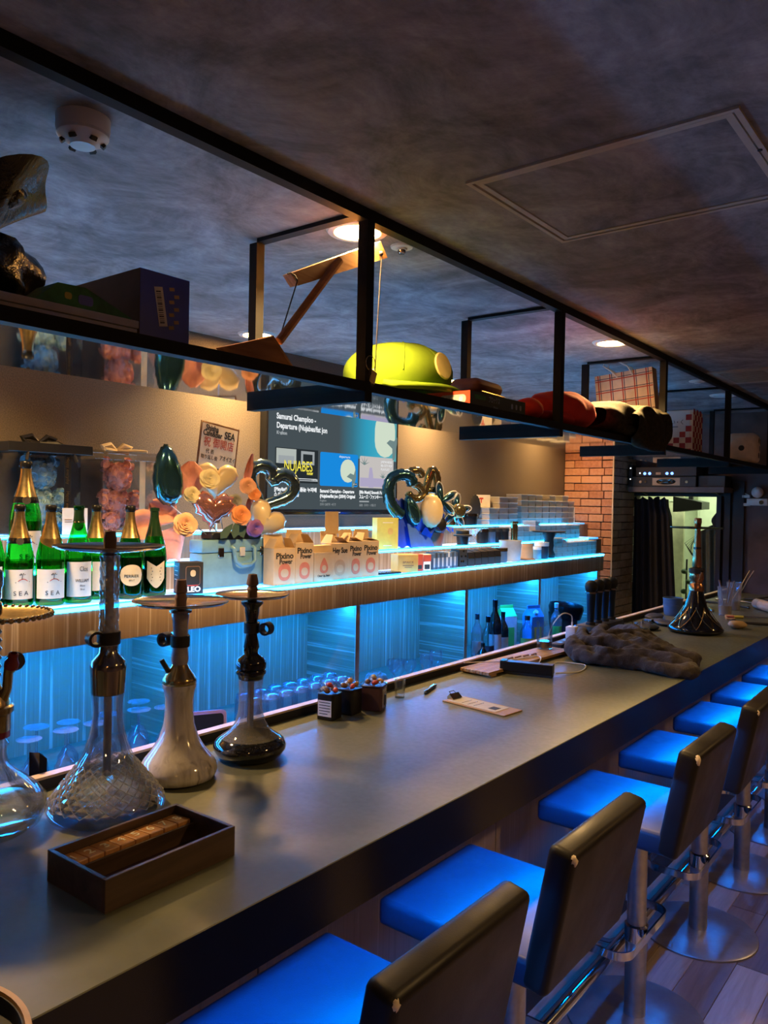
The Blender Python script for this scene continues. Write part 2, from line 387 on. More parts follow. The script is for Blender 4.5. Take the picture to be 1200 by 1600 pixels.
# air vent
h = empty('air_vent', (-1.15, 4.76, ZC), 0, 'beige louvred air vent in the ceiling near the far end', 'vent')
sqframe(B(), .16, .24, .045, -.008, 0).build('vent_frame', 'aluminium', h, 0)
for k in range(12): B().box((0, -.185 + k * .0335, -.006), (.23, .016, .003), (R(28), 0, 0)).build('louvre', 'aluminium', h, 0)

# ------------------------------------------------------------------ bar counter
ZT, XF, XB = .985, -.95, -1.68
bar = empty('bar_counter', (-1.3, 2.8, 0), 0, 'long dark grey bar counter with a black front edge', 'counter')
def loc(o): o.location = (1.3, -2.8, 0); return o
loc(B().bb((XB, -1.2, ZT - .03), (XF, 6.54, ZT), .0015, 1).build('countertop', 'counter_laminate', bar, 0))
loc(B().bb((XF - .022, -1.2, .874), (XF, 3.30, ZT - .0305)).bb((XF - .022, 3.3025, .874), (XF, 6.54, ZT - .0305)).build('front_fascia', 'fascia_gloss', bar, 0))
loc(B().bb((XF - .022, -1.2, ZT - .0302), (XF + .0005, 6.54, ZT - .0015)).build('edge_band', 'fascia_gloss', bar, 0))
loc(B().bb((XB - .025, -1.2, ZT - .06), (XB, 6.54, ZT + .024), .001, 1).build('back_ledge', 'black_board', bar, 0))
loc(B().bb((XB - .026, -1.2, ZT + .024), (XB + .001, 6.54, ZT + .030)).build('ledge_cap', 'edge_oak', bar, 0))
for k in range(7):
    y = -.9 + k * 1.06
    loc(B().bb((-1.33, y, .10), (-1.30, y + 1.055, .875), .001, 1).build('front_panel', 'front_laminate', bar, 0))
loc(B().bb((-1.33, -1.2, 0), (-1.17, 6.54, .10)).build('toe_kick', 'black_board', bar, 0))
loc(B().bb((-1.10, -1.2, .79), (-1.085, 6.54, .955)).build('light_baffle', 'black_board', bar, 0))  # unseen batten added to keep the strip's light off the front panels
loc(B().bb((-1.055, -1.0, .8735), (-1.025, 6.4, .878)).build('light_strip', 'led_bar', bar, 0))
loc(B().bb((-1.67, -1.2, 0), (-1.64, 6.54, .955)).build('rear_panel', 'black_board', bar, 0))
fr = empty('foot_rail', (-.985, 2.8, 0), 0, 'chrome foot rail running along the base of the bar', 'foot rail')
B().cyl((0, -2.6, .17), (0, 3.6, .17), .021, n=20).build('rail', 'chrome', fr)
for k in range(6):
    y = -2.35 + k * 1.15
    B().tube([(-.185, y, .05), (-.1, y, .06), (-.03, y, .11), (0, y, .15)], .012, 10).build('bracket', 'chrome', fr)
    B().cyl((0, y - .03, .17), (0, y + .03, .17), .0235, n=20).build('joint_sleeve', 'steel_column', fr)

# ------------------------------------------------------------------ hanging rack
rack = empty('hanging_rack', (-1.5, 1.56, ZC), R(.7), 'black steel ceiling rack with mirrored shelves above the bar', 'rack')
XFR, XBR, ZL = -1.31, -1.72, 1.905
YP = [.38, 1.56, 2.715, 3.905, 5.12, 6.30]
def rl(b, name, mat='steel_black', smooth=0): o = b.build(name, mat, rack, smooth); o.location = (1.5, -1.56, -ZC); return o
t = .015
rl(B().bb((XFR - t, -1.4, ZC - .03), (XFR + t, 6.5, ZC - .001)), 'ceiling_rail')
rl(B().bb((XFR - t, -1.4, 1.931), (XFR + t, 6.5, 1.957)), 'shelf_rail')
rl(B().bb((XBR - t, -1.4, 1.936), (XBR + t, 6.5, 1.957)), 'shelf_rail')
for y in YP:
    rl(B().bb((XFR - t - .0003, y - t, ZL), (XFR + t + .0003, y + t, ZC - .03)), 'post')
    if y > .5 :
        rl(B().bb((XBR - t - .0003, y - t, ZL), (XBR + t + .0003, y + t, ZC - .012)), 'post')
        rl(B().bb((XBR + t, y - t, ZC - .012), (XFR - t, y + t, ZC - .001)), 'ceiling_crossbar')
    if y > .5: rl(B().bb((XBR + t, y - t - .0004, ZL), (XFR - t, y + t + .0004, ZL + .042)), 'shelf_crossbar')
for y0, y1 in zip([-1.4] + YP, YP + [6.5]):
    if y1 - y0 < .1: continue
    rl(B().bb((XBR - t, y0 + t, 1.951), (XFR + t - .002, y1 - t, 1.957)), 'shelf_board', 'shelf_black')
    rl(B().bb((XBR - t - .005, y0 + t + .002, 1.9320), (XFR - t, y1 - t - .002, 1.9350)), 'mirror_panel', 'mirror_film')

# ------------------------------------------------------------------ back cabinet with stepped shelves
X1, X2, X3 = -2.27, -2.50, -2.68
Z1, Z2, Z3 = 1.298, 1.397, 1.504
Y0, YE1, YE2, YE3 = .45, 5.45, 5.95, 6.09
cab = empty('back_cabinet', (-2.6, 2.5, 0), 0, 'wood laminate back bar cabinet with stepped shelves edged in blue light', 'cabinet')
def cl(b, name, mat, smooth=0): o = b.build(name, mat, cab, smooth); o.location = (2.6, -2.5, 0); return o
for y0, y1 in ((Y0, .83), (.831, 2.73), (2.73, 4.514), (4.514, YE1)):
    cl(B().bb((X1 - .02, y0, 1.178), (X1, y1 - .0015, Z1 - .014)), 'shelf_front', 'wood_laminate')
cl(B().bb((-2.62, Y0, 1.178), (X1 - .0205, YE1, 1.19)), 'shelf_bottom', 'wood_laminate_cross')
cl(B().bb((X2, Y0, Z1 - .02), (X1 - .028, YE1, Z1 - .002)), 'shelf_top', 'acrylic_lit')
cl(B().bb((X1 - .028, Y0, Z1 - .014), (X1, YE1, Z1)), 'acrylic_edge', 'led_glow')
cl(B().bb((X1, Y0, Z1 - .013), (X1 + .0015, YE1, Z1 - .001)), 'light_strip', 'led_shelf')
cl(B().bb((X2 - .02, Y0, Z1 - .02), (X2, YE2, Z2 - .014)), 'riser', 'wood_laminate')
cl(B().bb((X3, Y0, Z2 - .02), (X2 - .028, YE2, Z2 - .002)), 'shelf_top', 'acrylic_lit')
cl(B().bb((X2 - .028, Y0, Z2 - .012), (X2, YE2 - .25, Z2)), 'acrylic_edge', 'led_glow')
cl(B().bb((X2, Y0, Z2 - .011), (X2 + .0015, YE2 - .25, Z2 - .001)), 'light_strip', 'led_shelf')
cl(B().bb((X3 - .02, Y0, Z2 - .02), (X3, YE3, Z3 - .012)), 'riser', 'wood_laminate')
cl(B().bb((XW + .001, Y0, Z3 - .02), (X3 - .028, YE3, Z3 - .002)), 'shelf_top', 'acrylic_lit')
cl(B().bb((X3 - .028, Y0, Z3 - .010), (X3, YE3 - .4, Z3)), 'acrylic_edge', 'led_glow')
cl(B().bb((X3, Y0, Z3 - .009), (X3 + .0015, YE3 - .4, Z3 - .001)), 'light_strip', 'led_shelf')
YPT = [.465, .83, 1.767, 2.73, 3.65, 4.514, 5.42]
for y0, y1 in zip(YPT, YPT[1:]):
    cl(B().bb((-2.615, y0, .76), (-2.60, y1, 1.178)), 'back_panel', 'wood_laminate')
for y in YPT:
    cl(B().bb((-2.60, y - .014, .76), (X1 - .031, y + .014, 1.178)), 'divider', 'wood_laminate_cross')
    cl(B().bb((X1 - .0305, y - .0145, .76), (X1 - .028, y + .0145, 1.178)), 'divider_edge', 'edge_oak')
cl(B().bb((X1 - .085, Y0, 1.170), (X1 - .06, YE1 - .05, 1.1775)), 'light_strip', 'led_cubby')
cl(B().bb((-2.62, Y0, .73), (-2.10, YE1, .76)), 'worktop', 'counter_laminate')
for y0, y1 in zip(YPT, YPT[1:]):
    cl(B().bb((-2.62, y0 + .002, .08), (-2.14, y1 - .002, .729)), 'base_unit', 'wood_laminate')

# ------------------------------------------------------------------ bar stools
def make_stool():
    s = empty('bar_stool', (0, 0, 0), 0, 'x', 'bar stool', 'bar stools along the counter')
    zs = .70
    b = B().box((-.05, 0, zs - .034), (.42, .41, .066), None, .014, 3)
    b.displace(lambda c: Vector((c.x, c.y, c.z + (.006 * math.cos(c.y / .205 * PI / 2) * math.cos((c.x + .05) / .21 * PI / 2) if c.z > zs - .03 else 0))))
    b.build('seat', 'seat_leather', s, 50)
    seat = s.children[0]
    for yy in (-.196, .196):
        B().tube([(-.243, yy, zs - .0085), (-.05, yy, zs - .0065), (.14, yy, zs - .0085)], .0022, 6).build('piping', 'seat_leather', seat)
    B().tube([(-.2495, -.19, zs - .010), (-.2495, .19, zs - .010)], .0022, 6).build('piping', 'seat_leather', seat)
    bk = B().box((0, 0, 0), (.062, .415, .325), None, .017, 4)
    Mr = Matrix.Translation((.182, 0, .792)) @ Matrix.Rotation(R(11), 4, 'Y')
    bk.displace(lambda c: Mr @ c); bk.build('backrest', 'back_leather', s, 50)
    B().bb((-.12, -.06, .618), (.08, .06, .634), .004, 1).build('mount_plate', 'black_board', s)
    B().cyl((0, 0, .29), (0, 0, .62), .030, n=24).build('column', 'steel_column', s)
    B().cyl((0, 0, .012), (0, 0, .255), .0335, n=24).build('sleeve', 'steel_column', s)
    B().lathe([(.030, .253), (.037, .256), (.037, .305), (.031, .31)], 24).build('collar', 'chrome', s)
    pts = []
    for cx, cy, a in ((-.008, .14, 0), (-.10, .14, 90), (-.10, -.14, 180), (-.008, -.14, 270)):
        for k in range(6): pts.append((cx + .05 * math.cos(R(a + 18 * k)), cy + .05 * math.sin(R(a + 18 * k)), .285))
    ring = B(); N = len(pts); vs = []
    for i, p in enumerate(pts):
        a = Vector(pts[i - 1]); c = Vector(pts[(i + 1) % N]); tt = (c - a).normalized(); nn = Vector((tt.y, -tt.x, 0))
        P0 = Vector(p); vs.append([ring.bm.verts.new(P0 + nn * q + Vector((0, 0, z))) for q, z in ((-.003, -.013), (.003, -.013), (.003, .013), (-.003, .013))])
    for i in range(N):
        for k in range(4): ring.bm.faces.new((vs[i][k], vs[i][(k + 1) % 4], vs[(i + 1) % N][(k + 1) % 4], vs[(i + 1) % N][k]))
    ring.build('foot_ring', 'chrome', s, 40)
    B().lathe([(.215, 0), (.215, .006), (.208, .010), (.06, .016), (.034, .018), (0, .018)], 48).build('base', 'base_steel', s)
    return s, seat, Mr
def patch(parent, c, r, seed, sc=(1, 1, 1)):
    rr = random.Random(seed); b = B().sphere((0, 0, 0), 1, 10, 6)
    b.displace(lambda p: Vector((p.x * sc[0], p.y * sc[1], p.z * sc[2])) * r * rr.uniform(.75, 1.15)); o = b.build('torn_foam', 'foam_torn', parent, 60, c)
    o['label'] = 'torn corner with bare foam'; return o
stool0, seat0, MR = make_stool()
SY = [1.083, 1.672, 2.487, 3.155, 3.80, 4.38, 4.985]
SL = ['bar stool cut by the bottom of the picture, in front of the wooden number box', 'second bar stool up the row, torn at its backrest corner, beyond the cut-off one',
      'third bar stool in the row, wide blue-lit seat, torn backrest corner', 'fourth bar stool in the row, opposite the crumpled towel',
      'fifth bar stool in the row, backrest at the edge of the picture', 'sixth bar stool in the row, only its seat in view', 'last bar stool of the row, dark cloth lying on its seat']
stools = [stool0 if i == 0 else dup(stool0, (0, 0, 0)) for i in range(7)]
for i, s in enumerate(stools):
    s.location = (-.897, SY[i], 0); s.rotation_euler = (0, 0, R([0, 0, 0, 1.2, 0, -1, 0][i])); s['label'] = SL[i]
    if i < 5:
        p = MR @ Vector((.024, -.196, .148)); patch(s, p, [.009, .011, .013, .009, .010][i], i, (.8, .8, 1.1))
    if i in (1, 2, 3, 6): patch(s, (-.245, -.194, .683), .009, 30 + i, (.7, .7, .9))

# ------------------------------------------------------------------ hookahs
thin_glass('clear_glass', (.96, .975, .98), .10, .02, 1.5); thin_glass('glassware', (.96, .98, 1), .12, .03, 1.5, .05, (.8, .9, 1))
thin_glass('thin_clear', (.93, .96, .97), .04)
thin_glass('stem_glass', (.85, .9, .95), .3, .04, 1.7, .36, (.85, .88, .9)); thin_glass('thin_frost', (.9, .93, .95), .05, .05, 1.5, .16, (.75, .78, .8))
thin_glass('haze_glass', (.9, .92, .94), .05, .05, 1.5, .2, (.62, .62, .6))
def _milky():
    m, nt, b = nodes('milky_glass'); f = noise(nt, coords(nt, (44, 44, 6)), 1.2, 4, .55, .7)
    nt.links.new(ramp(nt, f, [(.28, (.20, .17, .17)), (.36, (.52, .48, .47)), (.50, (.70, .65, .62)), (.66, (.80, .76, .72))]), b.inputs['Base Color'])
    b.inputs['Roughness'].default_value = .14; b.inputs['Coat Weight'].default_value = .6
_milky()
def _granite():
    m, nt, b = nodes('black_granite_glass'); f = noise(nt, coords(nt), 240, 2, .7)
    nt.links.new(ramp(nt, f, [(.5, (.008, .008, .009)), (.72, (.05, .05, .05)), (.8, (.22, .2, .17))]), b.inputs['Base Color']); b.inputs['Roughness'].default_value = .08; b.inputs['Coat Weight'].default_value = 1
_granite()
pm('gunmetal', (.34, .30, .25), .14, metal=1, var=.1); pm('brass_dark', (.55, .40, .18), .22, metal=1, var=.2)
pm('brass_old', (.42, .30, .14), .26, metal=1, var=.3, vs=40); pm('copper', (.62, .30, .14), .22, metal=1, var=.2)
pm('tray_steel', (.5, .47, .44), .16, metal=1, var=.1); pm('tray_black', (.03, .03, .03), .2, metal=.6)
pm('rubber_black', (.012, .012, .012), .55); pm('resin_lilac', (.36, .34, .40), .3, coat=.5, var=.3, vs=30); pm('gloss_black', (.008, .008, .01), .1, spec=.7)
pm('clay_brown', (.20, .11, .07), .6); pm('clay_pink', (.36, .22, .17), .55); pm('water_amber', (.35, .25, .08), .15); pm('burgundy', (.22, .02, .03), .25)
def hook_root(x, y, label): return empty('hookah', (x, y, ZT), 0, label, 'hookah', 'hookahs standing on the bar')
def tray_dish(h, z, r, mat, dish=.012):
    return B().lathe([(.014, z - dish * .9), (r * .5, z - dish * .55), (r * .92, z - .002), (r, z + .003), (r, z + .0055), (r * .92, z + .0015), (r * .5, z - dish * .5 + .003), (.014, z - dish * .5)], 56).build('ash_tray', mat, h)
def holder(h, z, ang, r=.021, side=.045):
    c = Vector((math.cos(ang), math.sin(ang), 0))
    B().lathe([(r, z), (r + .005, z), (r + .005, z + .026), (r, z + .026)], 24).build('hose_clip', 'rubber_black', h)
    B().lathe([(.011, -.012), (.0165, -.012), (.0165, .012), (.011, .012), (.011, -.012)], 20, c * side + Vector((0, 0, z + .013)), Matrix.Rotation(PI / 2, 4, Vector((-c.y, c.x, 0)).cross(Vector((0, 0, 1))))).build('hose_ring', 'rubber_black', h)
# clear cut-glass hookah
h = hook_root(-1.474, .937, 'tall hookah with a clear diamond-cut glass base and twisted glass stem')
po = [(.104, 0), (.117, .004), (.120, .016), (.117, .028), (.104, .045), (.088, .066), (.072, .086), (.060, .102), (.046, .130), (.036, .165), (.0305, .205), (.0305, .222), (.0335, .248)]
pi_ = [(.030, .248), (.0275, .222), (.0275, .205), (.032, .165), (.042, .130), (.055, .102), (.066, .086), (.081, .066), (.096, .045), (.106, .030), (.098, .024), (0, .022)]
def dense(pr, k):
    out = []
    for (a, b), (c, d) in zip(pr, pr[1:]):
        for q in range(k): out.append((a + (c - a) * q / k, b + (d - b) * q / k))
    return out + [pr[-1]]
v = B().lathe([(0, 0)] + dense(po, 1) + dense(pi_, 1), 64)
v.build('glass_base', 'clear_glass', h, 60)
thin_glass('cut_facet', (.93, .95, .97), .22, .03, 1.6, .22, (.9, .85, .76))
def rad_at(z):
    for (a, b), (d, e) in zip(po, po[1:]):
        if b <= z <= e: return a + (d - a) * (z - b) / (e - b)
    return po[-1][0]
def arcz(w):  # even steps along the shell
    return .026 + .080 * w
dia = B()
NA, NR = 22, 9
for j in range(NR):
    for k in range(NA):
        ac = 2 * PI * (k + .5 * (j % 2)) / NA; da = PI / NA * .90; w = (j + .5) / NR; dw = .90 / NR
        if w - dw < 0 or w + dw > 1.02: dw = min(w, 1.02 - w)
        def pt(a, ww, lift):
            z = arcz(max(0, min(1, ww))); r = rad_at(z) + lift; return (r * math.cos(a), r * math.sin(a), z)
        vs = [dia.bm.verts.new(p) for p in (pt(ac - da, w, .0006), pt(ac, w - dw, .0006), pt(ac + da, w, .0006), pt(ac, w + dw, .0006), pt(ac, w, .0042))]
        for q in range(4): dia.bm.faces.new((vs[q], vs[(q + 1) % 4], vs[4]))
o = dia.build('cut_diamonds', 'cut_facet', h, 0); o['kind'] = 'stuff'
thin_glass('cut_line', (.75, .8, .85), .3, .1, 1.5, .3, (.85, .85, .82)); gl = B()
for k in range(NA):
    for sg in (-1, 1):
        gl.tube([pt(2 * PI * (k + .5) / NA + sg * PI / NA * q * .5, q * .5 / NR, .0008) for q in range(0, 2 * NR + 1)], .0008, 4)
o = gl.build('cut_grooves', 'cut_line', h, 60); o['kind'] = 'stuff'
B().lathe([(0, .0225), (.094, .0245), (.100, .031), (.088, .0445), (.0, .0445)], 40).build('water', 'thin_frost', h)
B().cyl((0, 0, .075), (0, 0, .25), .0085, n=16).build('down_stem', 'steel_column', h)
B().lathe([(.030, .248), (.034, .250), (.0365, .30), (.037, .306), (.033, .318), (.0195, .334), (.0185, .350), (.016, .351)], 40).build('collar', 'gunmetal', h)
B().cyl((.016, -.012, .33), (.032, -.016, .347), .006, .0055, 14).build('purge_port', 'gunmetal', h)
st = B(); NS = 80
def twist(u, w):
    z = .35 + w * .19; a = u * 2 * PI; r = .0165 + .0028 * abs(math.sin(3 * (a + z * 42))) + .0014 * abs(math.sin(3 * (a - z * 42))); return Vector((r * math.cos(a), r * math.sin(a), z))
st.grid(twist, 48, NS, True).build('glass_stem', 'stem_glass', h, 25)
B().cyl((0, 0, .35), (0, 0, .54), .0095, n=14).build('inner_pipe', 'gunmetal', h)
holder(h, .353, R(-100), .019, .03)
tray_dish(h, .556, .113, 'tray_steel', .014)
B().lathe([(.014, .540), (.016, .546), (.014, .553), (.0125, .556), (.0135, .575), (.0105, .59), (.009, .591), (.009, .575)], 24).build('bowl_port', 'clay_brown', h)
# milky white hookah
h = hook_root(-1.521, 1.156, 'hookah with a milky white swirled glass base and pale stem')
B().lathe([(0, 0), (.070, 0), (.086, .006), (.0915, .020), (.0885, .034), (.078, .050), (.0645, .066), (.046, .096), (.036, .130), (.0325, .160), (.033, .19), (.036, .210), (.039, .216), (.039, .224), (.03, .224)], 56).build('glass_base', 'milky_glass', h, 60)
B().lathe([(.036, .222), (.039, .226), (.039, .236), (.036, .240), (.033, .246), (.024, .258), (.019, .268), (.017, .272)], 40).build('collar', 'brass_dark', h)
B().cyl((-.012, -.022, .252), (-.022, -.036, .282), .006, n=14).build('purge_port', 'rubber_black', h)
B().lathe([(.017, .268), (.0205, .282), (.0195, .29), (.0165, .315), (.0162, .34), (.0185, .372), (.0205, .386), (.019, .392), (.012, .393)], 32).build('stem', 'resin_lilac', h, 60)
holder(h, .312, R(195), .0175, .043)
B().lathe([(.012, .39), (.026, .393), (.026, .398), (.012, .402)], 32).build('stem_cap', 'gunmetal', h)
tray_dish(h, .416, .112, 'tray_steel', .01)
B().lathe([(.012, .40), (.013, .418), (.015, .428), (.011, .438), (.0155, .443), (.012, .470), (.009, .471), (.009, .45)], 24).build('bowl_port', 'clay_pink', h)
# black hookah
h = hook_root(-1.51, 1.371, 'hookah with a glossy black base, hazy glass neck and black stem')
B().lathe([(0, 0), (.066, 0), (.082, .008), (.092, .024), (.093, .034), (.086, .046), (.074, .054)], 56).build('black_base', 'black_granite_glass', h, 60)
B().lathe([(.074, .054), (.062, .062), (.049, .074), (.038, .092), (.031, .12), (.0295, .15), (.030, .18), (.0315, .205)], 48).build('glass_neck', 'haze_glass', h, 60)
B().cyl((0, 0, .055), (0, 0, .21), .0085, n=16).build('down_stem', 'gunmetal', h)
B().lathe([(.028, .200), (.032, .203), (.034, .212), (.0385, .216), (.0385, .222), (.035, .226), (.0385, .230), (.0385, .244), (.034, .254), (.018, .266), (.0155, .272)], 40).build('collar', 'gloss_black', h)
B().cyl((.010, -.020, .256), (.018, -.034, .283), .006, n=14).build('purge_port', 'gloss_black', h)
B().lathe([(.0155, .27), (.0205, .284), (.0135, .318), (.0132, .345), (.018, .372), (.0185, .385), (.028, .395), (.028, .401), (.012, .403)], 32).build('stem', 'gloss_black', h, 60)
holder(h, .320, R(20), .0155, .042)
tray_dish(h, .416, .094, 'tray_steel', .006)
B().lathe([(.012, .40), (.0125, .424), (.0145, .432), (.0105, .440), (.016, .445), (.0115, .470), (.009, .471), (.009, .45)], 24).build('bowl_port', 'clay_brown', h)
# ornate hookah cut by the picture edge
h = hook_root(-1.552, .729, 'ornate brass hookah with a round clear base, half out of the picture')
B().lathe([(0, 0), (.07, 0), (.094, .016), (.106, .042), (.104, .062), (.085, .085), (.058, .108), (.036, .128), (.030, .15), (.030, .165), (.034, .17), (.034, .176), (.03, .18), (.03, .21), (.027, .21), (.027, .15), (.032, .13), (.055, .106), (.08, .084), (.098, .062), (.1, .042), (.088, .018), (0, .006)], 56).build('glass_base', 'clear_glass', h, 60)
B().lathe([(0, .008), (.086, .018), (.098, .042), (.096, .052), (0, .052)], 40).build('water', 'thin_frost', h)
B().lathe([(.03, .195), (.037, .2), (.037, .232), (.042, .236), (.042, .247), (.037, .25), (.034, .262), (.02, .285), (.014, .30)], 40).build('collar', 'brass_old', h)
B().lathe([(.027, .185), (.036, .187), (.036, .2), (.027, .2)], 32).build('rubber_seal', 'burgundy', h)
B().cyl((0, 0, .05), (0, 0, .2), .008, n=14).build('down_stem', 'brass_old', h)
B().lathe([(.014, .295)] + [((.013, .0195)[k % 2], .30 + k * .0085) for k in range(12)] + [(.012, .405), (.016, .41)], 32).build('stem', 'gunmetal', h, 50)
B().tube([(.020, .012, .258), (.031, .017, .285), (.033, .018, .315), (.035, .021, .325)], [.011, .009, .009, .012], 14).build('hose_port', 'brass_old', h)
B().lathe([(.008, 0), (.0135, .004), (.014, .016), (.009, .024), (.0095, .034), (.006, .036)], 16, (.036, .021, .322), Matrix.Rotation(R(20), 4, 'Y')).build('port_plug', 'burgundy', h)
B().lathe([(0, -.006), (.017, -.006), (.019, 0), (.017, .006), (0, .006)], 24, (.028, .034, .335), Matrix.Rotation(R(75), 4, 'Y')).build('valve_cap', 'rubber_black', h)
tray_dish(h, .425, .108, 'brass_old', .010)
b = B()
for k in range(46):
    a = 2 * PI * k / 46; b.sphere((.109 * math.cos(a), .109 * math.sin(a), .428), .0058, 8, 5)
b.build('beaded_rim', 'brass_old', h)
B().lathe([(.012, .42), (.019, .43), (.019, .45), (.014, .455), (.017, .462), (.017, .478), (.0205, .486), (.0205, .512), (.014, .516), (.012, .5)], 24).build('bowl_port', 'gunmetal', h)
# far hookah
h = hook_root(-1.273, 4.30, 'black and copper hookah with a wide flared base near the far end')
v = B().lathe([(0, 0), (.115, 0), (.138, .010), (.142, .020), (.128, .038), (.1, .065), (.075, .098), (.058, .135), (.050, .165), (.038, .205), (.034, .222)], 48)
v.build('glass_base', 'gloss_black', h, 60)
b = B()
for k in range(10):
    for sg in (-1, 1):
        pts = []
        for q in range(7):
            z = .03 + q * .018; r = [.137, .124, .1045, .0915, .0805, .071, .0632][q]; a = 2 * PI * k / 10 + sg * q * .11; pts.append((r * math.cos(a), r * math.sin(a), z))
        b.tube(pts, .0016, 5)
b.build('gold_lattice', 'brass_old', h)
B().lathe([(.034, .218), (.038, .222), (.038, .25), (.032, .258), (.030, .27), (.037, .285), (.034, .312), (.024, .318)], 32).build('collar', 'copper', h)
B().lathe([(.026, .312), (.04, .316), (.04, .338), (.026, .342)], 24).build('hose_clip', 'rubber_black', h)
B().cyl((.03, -.05, .285), (.05, -.08, .33), .006, n=12).build('purge_port', 'copper', h)
B().lathe([(.02, .34), (.024, .355), (.020, .42), (.016, .48), (.0145, .53), (.014, .552)], 28).build('stem', 'copper', h, 60)
B().lathe([(.0165, .44), (.02, .442), (.02, .452), (.0165, .454)], 24).build('stem_band', 'gloss_black', h)
tray_dish(h, .553, .140, 'tray_black', .005)
B().lathe([(.014, .54), (.0165, .57), (.0195, .585), (.0185, .605), (.012, .607), (.011, .59)], 24).build('bowl_port', 'copper', h)

# ------------------------------------------------------------------ number box and its tags
wood('walnut', (.085, .05, .032), (.03, .018, .012), 1, 20, .45); pm('felt_wine', (.03, .006, .012), .95); wood('tag_wood', (.55, .27, .10), (.36, .16, .05), 0, 30, .35)
pm('ink_white', (.75, .72, .65), .6, var=.05); pm('ink_black', (.012, .012, .012), .6, var=0)
bx = empty('number_box', (-1.192, .836, ZT), R(1), 'dark walnut tray box holding a row of numbered tags', 'box')
w_, l_, hh, tk = .086, .136, .055, .008
for nm, a, c in (('side_wall', (-w_, -l_, 0), (-w_ + tk, l_, hh)), ('side_wall', (w_ - tk, -l_, 0), (w_, l_, hh)), ('end_wall', (-w_ + tk, -l_, 0), (w_ - tk, -l_ + tk, hh)), ('end_wall', (-w_ + tk, l_ - tk, 0), (w_ - tk, l_, hh)), ('divider', (-.026, -l_ + tk, .004), (-.021, l_ - tk, .036))):
    B().bb(a, c, .0008, 1).build(nm, 'walnut', bx, 0)
B().bb((-w_ + tk, -l_ + tk, .001), (w_ - tk, l_ - tk, .004)).build('felt_lining', 'felt_wine', bx, 0)
for k in range(8):
    yy = -l_ + .012 + .0155 + k * .0312
    M = Matrix.Rotation(R(1), 4, 'Z') @ Vector((-.052, yy, 0))
    tg = empty('number_tag', (bx.location.x + M.x, bx.location.y + M.y, ZT + .0042), R(1), 'wooden tag numbered ' + ['one, at the near end of the walnut box', 'two, next to the near-end tag', 'three in the walnut tray box', 'four in the walnut tray box', 'five in the walnut tray box', 'six in the walnut tray box', 'seven, next to the far-end tag', 'eight, at the far end of the walnut box'][k], 'tag', 'numbered wooden tags')
    B().box((0, 0, .019), (.049, .0298, .036), (0, R(-4), 0), .002, 2).build('block', 'tag_wood', tg, 0)
    text(str(k + 1), .03, 'ink_white', tg, (.001, 0, .0376), (0, 1, -.0), (-1, 0, -.07), 'number')

